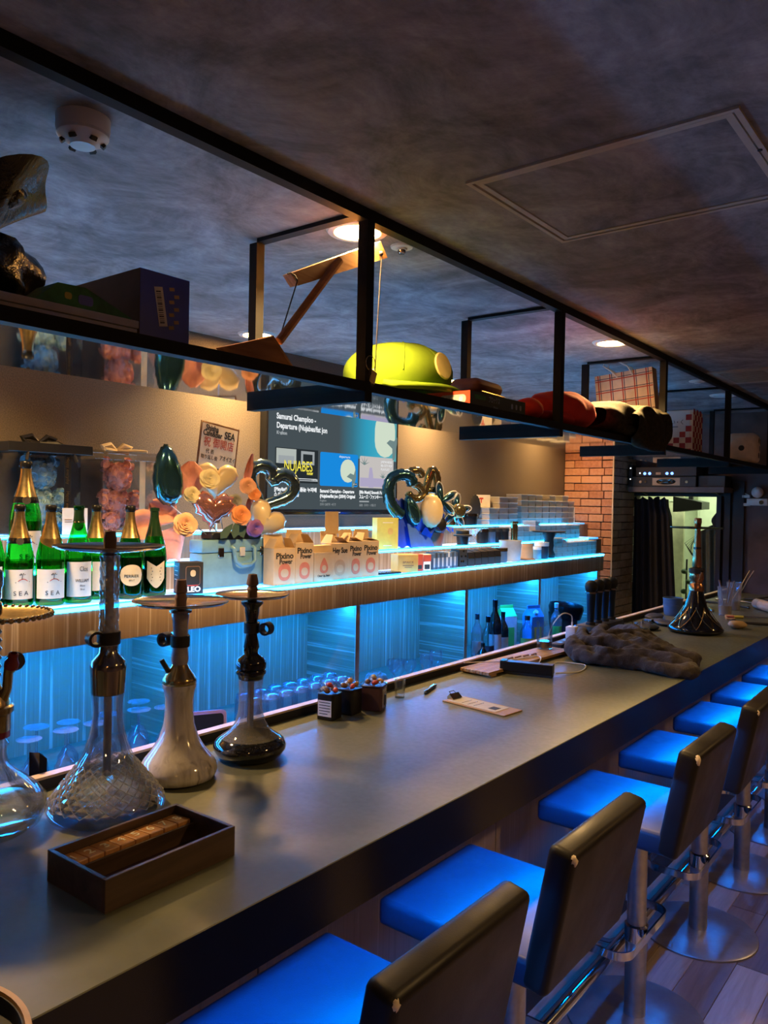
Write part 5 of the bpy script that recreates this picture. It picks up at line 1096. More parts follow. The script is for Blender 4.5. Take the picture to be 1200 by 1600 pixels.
jar(-2.73, 4.12, Z3, .04, .035, 'copper', 'brass_dark', 'low copper tin on the top shelf edge')
e = sbox('game_box', -2.80, 4.62, Z3 + .116, .05, .10, .085, 'label_cream', 'cream box with a red mark on top of the tub stack', -30, ((-.02, .06, .03, .012, 'sun_red'), (-.02, .045, .008, .03, 'sun_red')))
e = empty('round_fan', (-2.78, 4.50, Z3), R(-30), 'flat black oval fan leaning beside the tubs on the top shelf', 'fan'); puffy('blade', 'ink_black', e, (0, 0, .11), .06, .004, lambda t: (math.sin(t) * .7, math.cos(t) * 1.5), 0); B().cyl((0, 0, 0), (0, 0, .03), .005, n=8).build('handle', 'ink_black', e)
# tubs of hookah flavour: three banks of small lidded tubs
thin_glass('tub_clear', (.9, .92, .94), .05, .12, 1.45, .42, (.72, .66, .58)); thin_glass('tub_lid', (.85, .86, .88), .08, .1, 1.45, .5, (.78, .75, .68)); pm('flavour_dark', (.05, .02, .015), .6); pm('flavour_amber', (.40, .13, .03), .5); pm('flavour_red', (.30, .05, .03), .5); pm('flavour_green', (.10, .12, .05), .6)
def tub_meshes(w, d, h_):
    a = B().prism([(-w * .44, 0), (w * .44, 0), (w * .5, h_ * .86), (-w * .5, h_ * .86)], -d / 2, d / 2, 0).mesh('tub', 'tub_clear', 0); b = B().bb((-d / 2 - .002, -w * .52, h_ * .87), (d / 2 + .002, w * .52, h_ - .0004), .001, 1).mesh('tub_lid', 'tub_lid', 0)
    c = [B().bb((-d * .48, -w * .27, .002), (d * .495, w * .22, h_ * .62)).mesh('contents', m_, 0) for m_ in ('flavour_dark', 'flavour_amber', 'flavour_red', 'flavour_green')]; return a, b, c
def bank(x, z, y0, n, levels, w, d, h_, where, rng, lv=None, mix=None):
    a, b, c = tub_meshes(w, d, h_); rr = random.Random(rng)
    for k in range(n):
        for L in range(levels if lv is None else lv[k]):
            e = empty('flavour_tub', (x, y0 + k * w * 1.06 + rr.uniform(-.001, .001), z + L * h_), 0, 'small lidded clear tub in the bank on the ' + where, 'tub', 'flavour tubs on the ' + where)
            link_copy(a, 'tub_body', e); link_copy(b, 'tub_lid', e); link_copy(c[(mix or (lambda: rr.choice((0, 0, 1, 1, 2, 3))))()], 'contents', e)
bank(-2.775, Z3, 5.07, 8, 5, .105, .12, .043, 'top shelf', 1, [5, 5, 5, 4, 5, 4, 5, 4]); bank(-2.775, Z3, 4.62, 3, 3, .125, .14, .038, 'top shelf beside the fan', 2, [3, 5, 5], lambda: random.choice((1, 1, 2, 0)))
bank(-2.59, Z2, 4.62, 13, 3, .076, .10, .034, 'middle step', 3, [3, 3, 3, 2, 4, 3, 3, 3, 3, 3, 3, 3, 3]); bank(-2.385, Z1, 4.865, 8, 3, .076, .10, .031, 'lowest step', 4, [4, 4, 3, 3, 3, 3, 3, 3])
e = empty('tin_tongs', (-2.519, 4.57, Z2), 0, 'pair of gold lidded tubes standing in front of the tubs', 'tubes')
for q in (-1, 1): B().lathe([(0, 0), (.013, 0), (.014, .12), (.016, .122), (.016, .135), (0, .136)], 16, (0, q * .018, 0)).build('tube', 'brass_dark', e)
e = sbox('poster_card', -2.80, 5.995, Z3, .008, .11, .125, 'label_cream', 'cream price card standing at the brick pillar end of the top shelf', -25, ((0, .09, .07, .03, 'label_tan'), (0, .02, .09, .03, 'ink_black')), 'card')

# ------------------------------------------------------------------ things on the hanging rack
ZR = 1.9572
def _bagm():
    m, nt, b = nodes('bag_black'); f = noise(nt, coords(nt), 14, 5, .6, 1); b.inputs['Base Color'].default_value = (.004, .004, .004, 1); b.inputs['Roughness'].default_value = .24; b.inputs['Specular IOR Level'].default_value = .3; bump(nt, b, f, .35, .02)
_bagm()
pm('box_blue', (.03, .06, .40), .35); pm('box_brown', (.08, .035, .02), .5, var=.3); pm('slab_grey', (.58, .56, .53), .6); pm('box_green', (.03, .16, .04), .55, var=.5, vs=25); pm('string_dark', (.04, .025, .02), .8)
pm('plush_lime', (.13, .20, .012), .9, spec=.1, var=.1); pm('plush_cream', (.62, .48, .18), .85); pm('plush_red', (.50, .022, .010), .9, var=.1); pm('felt_brown', (.13, .04, .02), .7); pm('print_red', (.55, .045, .012), .45); pm('print_green', (.018, .035, .02), .45); pm('print_grey', (.30, .33, .36), .5); pm('blanket_dark', (.030, .026, .017), .95, spec=.1, var=.35, vs=60); pm('bag_paper', (.72, .60, .46), .7); pm('bag_kraft', (.42, .28, .14), .75); pm('stripe_red', (.45, .06, .04), .7); pm('stripe_navy', (.06, .05, .12), .7); pm('check_red', (.34, .03, .04), .7); pm('die_wood', (.66, .52, .34), .5)
bb_ = empty('plastic_bag', (-1.54, .62, ZR), 0, 'shiny black plastic bag tied at the neck on the rack', 'bag')
rr = random.Random(5)
def lump(c, r, sc, seed, n=28, m=16, amp=.12):
    b = B().sphere((0, 0, 0), r, n, m, sc)
    b.displace(lambda p: p * (1 + amp * (math.sin(p.x * 55 + seed) * math.sin(p.y * 48 + seed * 2) + .6 * math.sin(p.z * 70 + p.y * 40 + seed))) + Vector(c)); return b
lump((0, .03, .075), .105, (1.0, 1.45, .74), 1).build('sack', 'bag_black', bb_, 60)
nk = B()
def neck(u, w):
    a = u * 2 * PI; r = .03 + .085 * w ** 1.3 * (1 + .25 * math.sin(a * 3 + 1)) ; return Vector((r * math.cos(a) * .7, .05 + r * math.sin(a) + .05 * w, .14 + .13 * w + .03 * w * math.sin(a * 2 + .6)))
nk.grid(neck, 36, 8, True).build('gathered_neck', 'bag_black', bb_, 60)
lump((0, .045, .235), .07, (1.0, 1.5, .62), 4).build('bag_top', 'bag_black', bb_, 60)
e = empty('flat_box', (-1.475, .50, ZR), 0, 'long flat grey game box under the black bag', 'box'); B().bb((-.135, -.46, 0), (.135, .405, .020), .001, 1).build('base', 'slab_grey', e, 0); B().bb((-.137, -.462, .021), (.137, .407, .036), .001, 1).build('lid', 'slab_grey', e, 0)
bb_.location.z = ZR + .0365
e = empty('green_cushion', (-1.41, .80, ZR + .0368), 0, 'low green patterned cushion wedged beside the blue box', 'cushion'); B().prism([(-.10, 0), (-.055, .040), (.0, .042), (.098, .004), (.098, 0)], -.015, .06, 0).build('body', 'box_green', e, 30); quad('print_panel', 'box_blue', e, (.0606, .0, .018), .03, .018, bev=.006); quad('print_panel', 'box_yellow', e, (.0606, -.035, .02), .014, .012, bev=.004)
e = empty('blue_box', (-1.34, .91, ZR), 0, 'deep blue box with a barcode sticker on the rack', 'box'); B().bb((-.27, 0, 0), (-.0006, .118, .142), .001, 1).build('body', 'box_brown', e, 0); B().bb((-.0005, 0, 0), (0, .118, .142)).build('end_panel', 'box_blue', e, 0); B().bb((-.27, -.0006, .0), (-.0006, -.0001, .142)).build('side_panel', 'box_brown', e, 0)
lab = quad('barcode_label', 'label_cream', e, (.0006, .048, .075), .020, .078, (0, math.cos(R(10)), math.sin(R(10))), (0, -math.sin(R(10)), math.cos(R(10))))
bc = B()
for k in range(16): bc.bb((-.007, -.033 + k * .0041, .0004), (.004, -.033 + k * .0041 + (.0012 if k % 3 else .0024), .0007))
bc.build('barcode_print', 'ink_black', lab, 0); 
for q in range(7): quad('print_mark', 'bag_kraft', e, (.0006, .074 + .012 * (q % 2), .115 - q * .013), .012, .007, (0, math.cos(R(10)), math.sin(R(10))), (0, -math.sin(R(10)), math.cos(R(10))))
# wooden swing toy
wt = empty('wooden_swing_toy', (-1.395, 1.315, ZR), 0, 'wooden seesaw toy with a tilted plank and strings', 'toy')
q_ = lambda y, z: ((y - 1.32) * .996, max(.0012, (z - 1.65) * .996 + 1.65 - ZR))
wood('pine_red', (.50, .21, .07), (.28, .10, .03), 1, 22, .5); wood('pine_warm', (.58, .30, .11), (.36, .15, .045), 1, 22, .5)
B().prism([q_(1.165, 1.992), q_(1.30, 2.037), q_(1.385, 1.9585), q_(1.205, 1.9585)], -.02, .02, 0).build('base_plank', 'pine_red', wt, 0); B().prism([q_(1.30, 2.037), q_(1.305, 2.041), q_(1.393, 1.9585), q_(1.385, 1.9585)], -.021, .021, 0).build('base_edge', 'pine_warm', wt, 0)
B().prism([q_(1.366, 2.204), q_(1.715, 2.377), q_(1.748, 2.339), q_(1.393, 2.180)], -.014, .014, 0).build('top_plank', 'pine_warm', wt, 0)
B().cyl((0.02, *q_(1.325, 2.03)), (.02, *q_(1.537, 2.278)), .011, n=8).build('strut', 'pine_red', wt)
for a, c in (((1.386, 2.19), (1.335, 2.055)), ((1.715, 2.34), (1.693, 1.965))): B().tube([(.018, *q_(*a)), (.018, *q_(*c))], .0016, 6).build('string', 'string_dark', wt)
B().tube([(.018, *q_(1.386, 2.19)), (.02, *q_(1.375, 2.20)), (.02, *q_(1.36, 2.203)), (.02, *q_(1.35, 2.198))], .002, 6).build('string_knot', 'string_dark', wt); B().sphere((.018, *q_(1.713, 2.342)), .007, 8, 6).build('string_knot', 'string_dark', wt)
kr = empty('key_ring', (-1.291, 1.565, 2.005), 0, 'metal ring with a cream tag hanging on the rack post', 'key ring'); B().tube([(0, .019 * math.cos(2 * PI * k / 24), .019 * math.sin(2 * PI * k / 24)) for k in range(24)], .0013, 6, True).build('ring', 'brass_dark', kr); B().box((0, .012, -.034), (.003, .022, .032), (R(-18), 0, 0), .001, 1).build('tag', 'plush_cream', kr, 0); B().bb((-.0015, -.006, -.03), (.0015, .002, -.014)).build('loop', 'string_dark', kr, 0)
# green plush cap (badge left plain)
cp = empty('plush_cap', (-1.60, 2.09, ZR + .0512), 0, 'bright lime green plush cap with a plain cream badge', 'cap')
def capf(u, w):
    a = u * 2 * PI; ph = w * PI / 2; r = max(0, math.cos(ph)) ** .75; bul = 1 + .20 * math.sin(ph * 2); y = .200 * r * math.cos(a) * bul + .02 * math.sin(ph); x = .15 * r * math.sin(a) * bul
    return Vector((x, y * 1.0, .006 + .165 * math.sin(ph) * (1 + .05 * math.cos(a) * math.cos(ph))))
B().grid(capf, 48, 14, True).build('crown', 'plush_lime', cp, 70)
B().grid(lambda u, w: Vector((.10 + .105 * w * math.sin(PI * (.12 + .76 * u)) , -.20 + .40 * u, .016 + .012 * math.sin(PI * u) - .012 * w)), 24, 8).build('visor', 'plush_lime', cp, 70); vz = cp.children[-1]; md = vz.modifiers.new('t', 'SOLIDIFY'); md.thickness = .02
B().lathe([(0, 0), (.042, 0), (.046, .004), (.042, .008), (0, .010)], 32, (.156, .035, .085), Matrix.Rotation(R(78), 4, 'Y') ).build('badge', 'plush_cream', cp)
for k in range(3):
    a0 = R(-40 + k * 40); B().tube([Vector(capf((a0 / (2 * PI) + .25) % 1, w / 10)) * 1.004 for w in range(2, 11)], .0022, 6).build('seam', 'plush_lime', cp)
# board game box
gb = empty('game_box', (-1.33, 2.12, ZR), 0, 'red and dark green board game box poking over the rack edge', 'box'); B().bb((-.30, .0006, 0), (-.0006, .365, .05), .001, 1).build('body', 'print_green', gb, 0); B().bb((-.30, -.0004, 0), (0, 0, .05)).build('red_side', 'print_red', gb, 0); B().bb((-.0005, 0.0004, 0), (0, .365, .05)).build('green_side', 'print_green', gb, 0)
U, V = (1, 0, 0), (0, 0, 1)
text('ブロックス', .030, 'ink_white', gb, (-.225, -.0008, .030), U, V, width=.10, bold=.0006); text('Blokus', .012, 'ink_white', gb, (-.225, -.0008, .008), U, V); quad('print_panel', 'print_grey', gb, (-.065, -.0006, .025), .10, .028, U, V, bev=.012)
for k in range(3): quad('print_icon', 'ink_white', gb, (-.098 + k * .032, -.0010, .025), .014, .016, U, V, bev=.005)
for k in range(2): quad('print_square', 'candy_amber', gb, (-.148 + k * .02, -.0006, .034 - k * .018), .02, .018, U, V)
text('ブロックス', .024, 'print_grey', gb, (.0004, .15, .032), width=.07); text('Blokus', .011, 'print_grey', gb, (.0004, .16, .010)); quad('print_panel', 'box_green', gb, (.0004, .06, .034), .07, .014, bev=.006)
for k in range(3): quad('print_icon', 'print_grey', gb, (.0004, .27 + k * .03, .026), .012, .018, bev=.005)
e = empty('leather_case', (-1.61, 2.62, ZR), R(5), 'rounded dark brown leather case behind the board game box', 'case'); B().bb((-.07, -.12, 0), (.07, .12, .11), .03, 4).build('lower_shell', 'felt_brown', e, 50); B().bb((-.066, -.116, .112), (.066, .116, .165), .028, 4).build('upper_shell', 'felt_brown', e, 50); B().tube([(.0715, -.1, .111), (.0715, .1, .111)], .003, 6).build('zip_edge', 'brass_dark', e)
# red plush
rc = empty('red_plush_cap', (-1.42, 2.92, ZR), 0, 'rumpled red plush cap lying on the rack', 'cap')
b = lump((0, .06, .075), .11, (1.0, 2.1, .72), 2, 40, 20, .05); b.displace(lambda c: Vector((c.x, c.y, max(c.z, .002)))); b.build('crown', 'plush_red', rc, 70); lump((.04, -.30, .045), .05, (1.1, 1.5, .85), 3, 24, 14, .05).build('folded_brim', 'plush_red', rc, 70); lump((.05, -.09, .03), .05, (1.0, 3.0, .55), 6, 30, 14, .04).build('brim', 'plush_red', rc, 70)
# folded blanket
bl = empty('folded_blanket', (-1.41, 3.58, ZR), 0, 'dark olive folded blanket bulging over the rack rail', 'blanket')
def blk(seed, y0, y1, h_, x0, x1):
    def f(u, w):
        a = u * 2 * PI; n = 3.2; cx = abs(math.cos(a)) ** (2 / n) * math.copysign(1, math.cos(a)); cz = abs(math.sin(a)) ** (2 / n) * math.copysign(1, math.sin(a)); e_ = (1 - abs(2 * w - 1) ** 5 * .5)
        return Vector(((x0 + x1) / 2 + (x1 - x0) / 2 * cx * e_ + .010 * math.sin(w * 13 + a * 2 + seed), y0 + (y1 - y0) * w, h_ / 2 + (h_ / 2) * cz * e_ + .008 * math.sin(w * 21 + a + seed) * (cz > 0)))
    b = B().grid(f, 40, 30, True); return b
blk(1, -.34, .10, .15, -.14, .145).build('fold', 'blanket_dark', bl, 70); blk(3, .02, .25, .165, -.13, .15).build('fold', 'blanket_dark', bl, 70); blk(5, -.28, .22, .05, -.10, .155).build('under_fold', 'blanket_dark', bl, 70)
o = blk(7, -.20, .24, .19, .118, .182); o = o.build('hanging_fold', 'blanket_dark', bl, 70); o.location.z = -.052
# plaid paper bag
pb_ = empty('paper_bag', (-1.51, 3.99, ZR + .018), 0, 'plaid paper shopping bag with white rope handles', 'bag', None, (0, R(-6), R(4)))
B().bb((-.15, -.006, 0), (.15, -.004, .375)).build('front_panel', 'bag_paper', pb_, 0); B().bb((-.15, .074, 0), (.15, .076, .375)).build('back_panel', 'bag_paper', pb_, 0); B().bb((.148, -.0035, 0), (.15, .0735, .375)).build('side_panel', 'bag_kraft', pb_, 0); B().bb((-.15, -.0035, 0), (-.148, .0735, .375)).build('side_panel', 'bag_kraft', pb_, 0)
for m_, off, wd in (('stripe_red', 0, .006), ('stripe_navy', .011, .004)):
    b = B()
    for k in range(5): x = -.135 + k * .063 + off; b.bb((x, -.0068, .0), (x + wd, -.0062, .375))
    for k in range(6): z = .03 + k * .062 + off; b.bb((-.149, -.0075, z), (.149, -.0069, z + wd * .9))
    b.build('plaid_print', m_, pb_, 0)
for y in (-.006, .072): B().tube([(-.03, y, .35), (-.06, y - .01, .39), (-.095, y - .014, .42), (-.085, y - .016, .445), (-.03, y - .016, .44), (.03, y - .012, .40), (.05, y, .35)], .004, 8).build('rope_handle', 'plastic_white', pb_)
# checkered gift bag
ck = empty('checkered_box', (-1.40, 4.72, ZR), R(3), 'white and red checkered gift box with a printed white band', 'box')
B().bb((-.25, 0, 0), (-.0006, .22, .262), .002, 1).build('body', 'bag_paper', ck, 0); B().bb((-.252, -.001, .10), (-.02, -.0004, .258)).build('white_band', 'plastic_white', ck, 0)
CK = B().bb((-.0165, -.0004, -.0165), (.0165, .0004, .0165)).mesh('check', 'check_red', 0); CK2 = B().bb((-.0004, -.018, -.0165), (.0004, .018, .0165)).mesh('check', 'check_red', 0)
for i in range(7):
    for j in range(8):
        if (i + j) % 2 == 0 and (j < 3 or i == 6 or (i == 5 and j < 5)) : link_copy(CK, 'check', ck, (-.232 + i * .0345, -.0012, .018 + j * .0335))
for i in range(6):
    for j in range(8):
        if (i + j) % 2: link_copy(CK2, 'check', ck, (.0004, .02 + i * .036, .018 + j * .0335))
text('まるい・く', .034, 'ink_black', ck, (-.115, -.0016, .19), U, V, width=.12); quad('print_line', 'print_grey', ck, (-.125, -.0016, .165), .08, .008, U, V)
# big die
di = empty('wooden_die', (-1.39, 5.86, ZR), R(8), 'large rounded pale wooden die with black pips', 'die')
B().box((0, 0, .105), (.21, .21, .21), None, .045, 5).build('cube_body', 'die_wood', di, 50)
def pip(p, n): o = B().lathe([(0, .001), (.018, .0012), (.020, -.002)], 20).build('pip', 'ink_black', di); o.location = p; o.rotation_euler = along(n)
for y, z in ((-.05, .155), (.05, .155), (0, .105), (-.05, .055), (.05, .055)): pip((.1052, y, z), (1, 0, 0))
for x, y in ((-.04, -.04), (.04, .04)): pip((x, y, .2102), (0, 0, 1))
pip((-.0, -.1052, .105), (0, -1, 0))

for o in list(C.objects):   # keep everything on the slightly skewed rack
    if o.parent is None and o.type == 'EMPTY' and o.name.split('.')[0] in ('plush_cap', 'game_box', 'leather_case', 'red_plush_cap', 'folded_blanket', 'paper_bag', 'checkered_box', 'wooden_die') and o.location.z > 1.9: o.location.x -= .0122 * (o.location.y - 1.56)
# ------------------------------------------------------------------ far end of the room
pm('curtain_navy', (.018, .018, .026), .85, var=.2); pm('cloth_olive', (.13, .16, .13), .9, var=.15); pm('amp_black', (.012, .012, .013), .4); em('led_dot_blue', (.1, .25, 1), 6); em('led_dot_white', (.9, .95, 1), 4); pm('speaker_beige', (.52, .38, .24), .5); pm('shelf_grey', (.10, .085, .085), .6)
def curt(u, w):
    z = .02 + 1.70 * w; right = -2.07 - .12 * max(0, w - .25) - (.02 if w > .93 else 0); x = -2.47 + (right + 2.47) * u
    return Vector((x, 6.545 + .022 * math.sin(u * 38) + .012 * math.sin(u * 17 + w * 2), z + (.012 * math.sin(u * 30) if w > .98 else 0)))
cu = tag(B().grid(curt, 90, 24).build('curtain', 'curtain_navy', None, 70), 'black curtain hanging in pleats across the left of the doorway', 'curtain')
cu2 = tag(B().grid(lambda u, w: Vector((-1.985 + .205 * u + .03 * (1 - u) * (1 - w), 6.74 + .02 * math.sin(u * 20 + w * 3), .02 + (1.42 + .13 * u) * w)), 40, 24).build('draped_cloth', 'cloth_olive', None, 70), 'grey-green cloth hanging in folds at the right of the lit doorway', 'cloth')
tag(B().sphere((-1.80, 6.655, 1.535), .075, 20, 12, (.8, .6, 1.15)).displace(lambda c: Vector((c.x + .006 * math.sin(c.z * 60), c.y, c.z))).build('cloth_bundle', 'curtain_navy', None, 70), 'dark rounded cloth bundle against the door jamb', 'cloth')
RX = lambda x, y, w=7.6: x
e = empty('range_hood', (-2.30, 7.55, 1.60), 0, 'black tapered box hanging in the room beyond the doorway', 'hood'); B().prism([(-.13, .0), (.13, .03), (.13, .095), (-.13, .145)], -.12, .12, 1).build('casing', 'amp_black', e, 0); B().bb((-.02, -.02, .12), (.02, .02, .70)).build('hanger', 'amp_black', e, 0)
e = empty('wall_cabinet', (-2.10, 8.22, 0), 0, 'pale panelled cupboard against the wall beyond the doorway', 'cupboard'); B().bb((-.32, -.06, 0), (.42, .07, 1.86)).build('body', 'room_paint', e, 0)
for k in range(3): B().bb((-.30 + k * .24, -.068, .1), (-.075 + k * .24, -.061, 1.80), .002, 1).build('door', 'room_paint', e, 0)
e = empty('counter_beyond', (-2.55, 7.75, 0), 0, 'cream partition panel inside the lit room', 'panel'); B().bb((-.3, 0, 0), (.12, .04, 2.2)).build('panel_sheet', 'room_paint_warm', e, 0); B().bb((-.3, -.004, 1.70), (.12, 0, 1.715)).build('rail', 'room_paint', e, 0)
wg = empty('wing_decor', (-2.29, 7.735, 1.12), 0, 'black wire wing decoration in the lit room', 'decoration')
for k in range(6): B().tube([(.02, 0, 0), (-.06 - .012 * k, 0, .08 + .02 * k), (-.05 + .01 * k, 0, .18 + .018 * k), (.05, 0, .26 - .03 * k)], .003, 5).build('wire_feather', 'amp_black', wg)
e = empty('shelf_stand', (-2.22, 7.2, 0), 0, 'black slim plant stand seen through the doorway', 'stand'); B().cyl((0, 0, 0), (0, 0, 1.18), .008, n=8).build('post', 'amp_black', e)
for k in range(4): B().sphere((.02 * (-1) ** k, 0, .80 + k * .09), .03, 10, 6, (1, 1, .8)).build('leaf_clump', 'leaf_dark', e)
B().lathe([(0, 0), (.12, 0), (.1, .02), (0, .02)], 20).build('foot', 'amp_black', e)
L = bpy.data.lights.new('room_lamp', 'AREA'); L.shape = 'RECTANGLE'; L.size = .9; L.size_y = .25; L.energy = 24; L.color = (.86, 1.0, .68)
rl_ = empty('ceiling_lamp', (-2.1, 7.45, 2.299), 0, 'flat ceiling lamp of the room beyond the doorway', 'lamp'); B().bb((-.47, -.15, -.03), (.47, .15, 0)).build('housing', 'trim_white', rl_, 0); o = bpy.data.objects.new('room_lamp', L); C.objects.link(o); o.parent = rl_; o.location = (0, 0, -.032)
# audio shelf over the door
sh = empty('audio_shelf', (-2.05, 6.47, 1.765), 0, 'dark grey wall shelf above the doorway carrying audio gear', 'shelf'); B().bb((-.39, -.13, 0), (.36, .128, .042)).build('board', 'shelf_grey', sh, 0)
for x in (-.30, .28): B().prism([(-.10, 0), (.04, 0), (.04, -.022)], x, x + .012, 0).build('bracket', 'amp_black', sh, 0)
e = empty('speaker', (-2.145, 6.47, 1.8072), 0, 'wide black speaker with a beige panel and oval driver', 'speaker'); B().bb((-.27, -.11, 0), (.24, .11, .085), .003, 1).build('cabinet', 'amp_black', e, 0); B().bb((-.105, -.113, .012), (.115, -.1102, .072)).build('front_panel', 'speaker_beige', e, 0)
B().lathe([(.03, .0), (.026, .006), (.012, .004), (.010, .010), (0, .012)], 28, (.005, -.1133, .042), Matrix.Rotation(PI / 2, 4, 'X'), 2.6, .8).build('driver', 'gloss_black', e)
for x in (-.16, -.20, .17): B().cyl((x, -.1105, .04), (x, -.122, .04), .011, n=14).build('knob', 'speaker_beige' if x == -.2 else 'gunmetal', e)
e = empty('amplifier', (-2.15, 6.47, 1.893), 0, 'black amplifier with blue lit dots stacked on the speaker', 'amplifier'); B().bb((-.235, -.12, 0), (.25, .11, .075), .003, 1).build('case', 'amp_black', e, 0)
for x in (-.16, -.12, .02, .06): B().cyl((x, -.1205, .022), (x, -.124, .022), .011, n=14).build('lit_dot', 'led_dot_blue', e)
B().bb((-.07, -.1215, .012), (-.03, -.1205, .032)).build('display', 'speaker_beige', e, 0); B().cyl((-.20, -.1205, .026), (-.20, -.123, .026), .005, n=10).build('lit_dot', 'led_dot_white', e)
e = empty('side_speaker', (-2.425, 6.48, 1.8072), 0, 'small black box with tiny white lights beside the amplifier', 'speaker'); B().bb((-.035, -.1, 0), (.0, .1, .18), .002, 1).build('cabinet', 'amp_black', e, 0)
for z in (.06, .15): B().bb((-.02, -.1015, z), (-.012, -.1005, z + .008)).build('lit_dot', 'led_dot_white', e, 0)
e = empty('dark_panel', (-1.83, 6.5, 1.8072), 0, 'black electrical box at the end of the audio shelf', 'box'); B().bb((-.07, -.1, 0), (.13, .09, .09), .002, 1).build('body', 'amp_black', e, 0); B().bb((-.05, -.102, .02), (.0, -.1005, .07)).build('cover', 'tin_black', e, 0)
cable([(-1.95, 6.55, 1.80), (-1.86, 6.57, 1.775), (-1.74, 6.578, 1.80), (-1.64, 6.585, 1.78), (-1.56, 6.59, 1.745)], .004, 'cable_white', 'thin pale wire running from the audio shelf to the twin wall lamp', 'wall_wire', 'wire')
e = empty('emergency_light', (-1.50, 6.6, 1.70), 0, 'white wall camera with a round head on the plaster wall', 'camera'); B().bb((-.08, -.04, -.03), (.07, 0, .025), .006, 2).build('base', 'plastic_white', e); B().bb((-.115, -.03, .03), (-.06, -.002, .05)).build('bracket', 'plastic_white', e, 0); B().bb((-.105, -.03, -.035), (-.06, -.002, -.012)).build('bracket', 'plastic_white', e, 0); B().sphere((.0, -.05, .072), .043, 20, 12).build('round_head', 'plastic_white', e); B().cyl((.03, -.04, -.005), (.03, -.055, -.005), .016, n=16).build('lens', 'gloss_black', e)

# ------------------------------------------------------------------ clutter at the far end of the counter
def fl_(y, x): return (x, y, ZT)
thin_glass('cup_clear', (.88, .9, .92), .08, .1, 1.45, .12)
for k, (x, y, hgt, dk, lb) in enumerate(((-1.34, 5.12, .175, 'candy_amber', 'clear plastic cup of tools and orange drink at the far counter end'), (-1.365, 5.42, .18, 'candy_brown', 'clear plastic cup with dark drink and straws at the far counter end'))):
    e = empty('plastic_cup', (x, y, ZT), 0, lb, 'cup', 'plastic cups at the far end'); B().lathe([(0, 0), (.036, 0), (.048, hgt), (.046, hgt), (.034, .004), (0, .004)], 28).build('cup_wall', 'cup_clear', e); B().lathe([(0, .005), (.034, .005), (.0375, .06), (0, .06)], 24).build('drink', dk, e)
    for q in range(4 if k == 0 else 2): a = q * 1.4 + k; tag(B().cyl((x + .015 * math.cos(a), y + .015 * math.sin(a), ZT + .065), (x + (.05 if k == 0 else .11) * math.cos(a * (.3 if k else 1)), y + .05 * math.sin(a), ZT + (.26 if k else .215)), .0035, n=8).build('straw', 'chrome' if k else 'clay_brown'), 'thin stick standing in the ' + ('cup of orange drink' if k == 0 else 'cup with dark drink'), 'stick', 'sticks in the plastic cups')
e = empty('kitchen_roll', (-1.19, 5.50, ZT + .034), R(38), 'cream roll with a metal end lying near the far cups', 'roll'); B().cyl((0, -.14, 0), (0, .06, 0), .033, n=24).build('roll', 'bag_paper', e); B().cyl((0, .061, 0), (0, .13, 0), .034, n=20).build('end_cap', 'aluminium', e); 
e = empty('red_lighter', (-1.05, 5.55, ZT), R(10), 'red plastic dispenser at the picture edge on the counter', 'dispenser'); B().bb((-.04, -.05, 0), (.05, .05, .07), .012, 3).build('body', 'box_red', e); B().bb((-.03, -.04, .071), (.04, .04, .10), .01, 2).build('cap', 'print_red', e)
e = empty('torch_lighter', (-1.24, 5.02, ZT + .009), R(-58), 'long lighter with a yellow end on the far counter', 'lighter'); B().cyl((0, -.06, 0), (0, .03, 0), .0095, n=12).build('handle', 'box_yellow', e); B().cyl((0, .031, 0), (0, .21, 0), .005, n=10).build('barrel', 'chrome', e)
e = empty('round_brush', (-1.16, 4.72, ZT + .018), R(-62), 'black round brush lying near the counter edge', 'brush'); B().sphere((0, -.03, 0), .018, 14, 9, (1, 1.3, 1)).build('bristles', 'rubber_black', e); B().tube([(0, 0, 0), (0, .10, -.004), (0, .26, -.006)], [.006, .009, .007], 10).build('handle', 'rubber_black', e)
tag(lump((0, 0, .022), .045, (1.0, 1.3, .5), 8, 24, 14, .10).build('tan_cloth', 'bag_kraft', None, 70, (-1.14, 4.60, ZT)), 'small tan crumpled cloth beside the far hookah', 'cloth')
e = empty('candy_wrap', (-1.26, 4.92, ZT), R(20), 'brown and red twisted wrapper by the long lighter', 'wrapper'); B().box((0, 0, .012), (.05, .07, .018), (R(12), 0, 0), .004, 1).build('packet', 'print_tan', e, 0); B().bb((-.02, -.03, .021), (.02, -.005, .024)).build('print_panel', 'box_red', e, 0)
for k, (x, y, rz, L_) in enumerate(((-1.52, 5.30, 40, .26), (-1.46, 5.62, 65, .34), (-1.45, 5.85, 80, .30), (-1.30, 6.05, 75, .34))):
    e = empty('metal_tongs', (x, y, ZT + .008), R(rz), ['pale metal tongs lying behind the far hookah', 'dark tongs lying across the back ledge corner', 'pair of tongs beyond the plastic cups', 'dark tongs nearest the end wall'][k], 'tongs', 'tongs at the far end'); m_ = 'tray_steel' if k % 2 == 0 else 'rubber_black'
    for sg in (-1, 1): B().tube([(0, -L_ / 2, 0), (sg * .012, -L_ / 6, .006), (sg * .018, L_ / 4, .004), (sg * .010, L_ / 2, 0)], [.006, .007, .006, .008], 8).build('arm', m_, e)
    B().sphere((0, -L_ / 2, 0), .011, 10, 6).build('hinge', 'gunmetal', e)
cable([(-1.30, 5.75, ZT + .05), (-1.22, 5.85, ZT + .06), (-1.10, 5.95, ZT + .05), (-1.0, 6.05, ZT + .02), (-1.0, 6.2, ZT + .006)], .006, 'rubber_black', 'thick black hose curling at the far end of the counter', 'hose', 'hose')
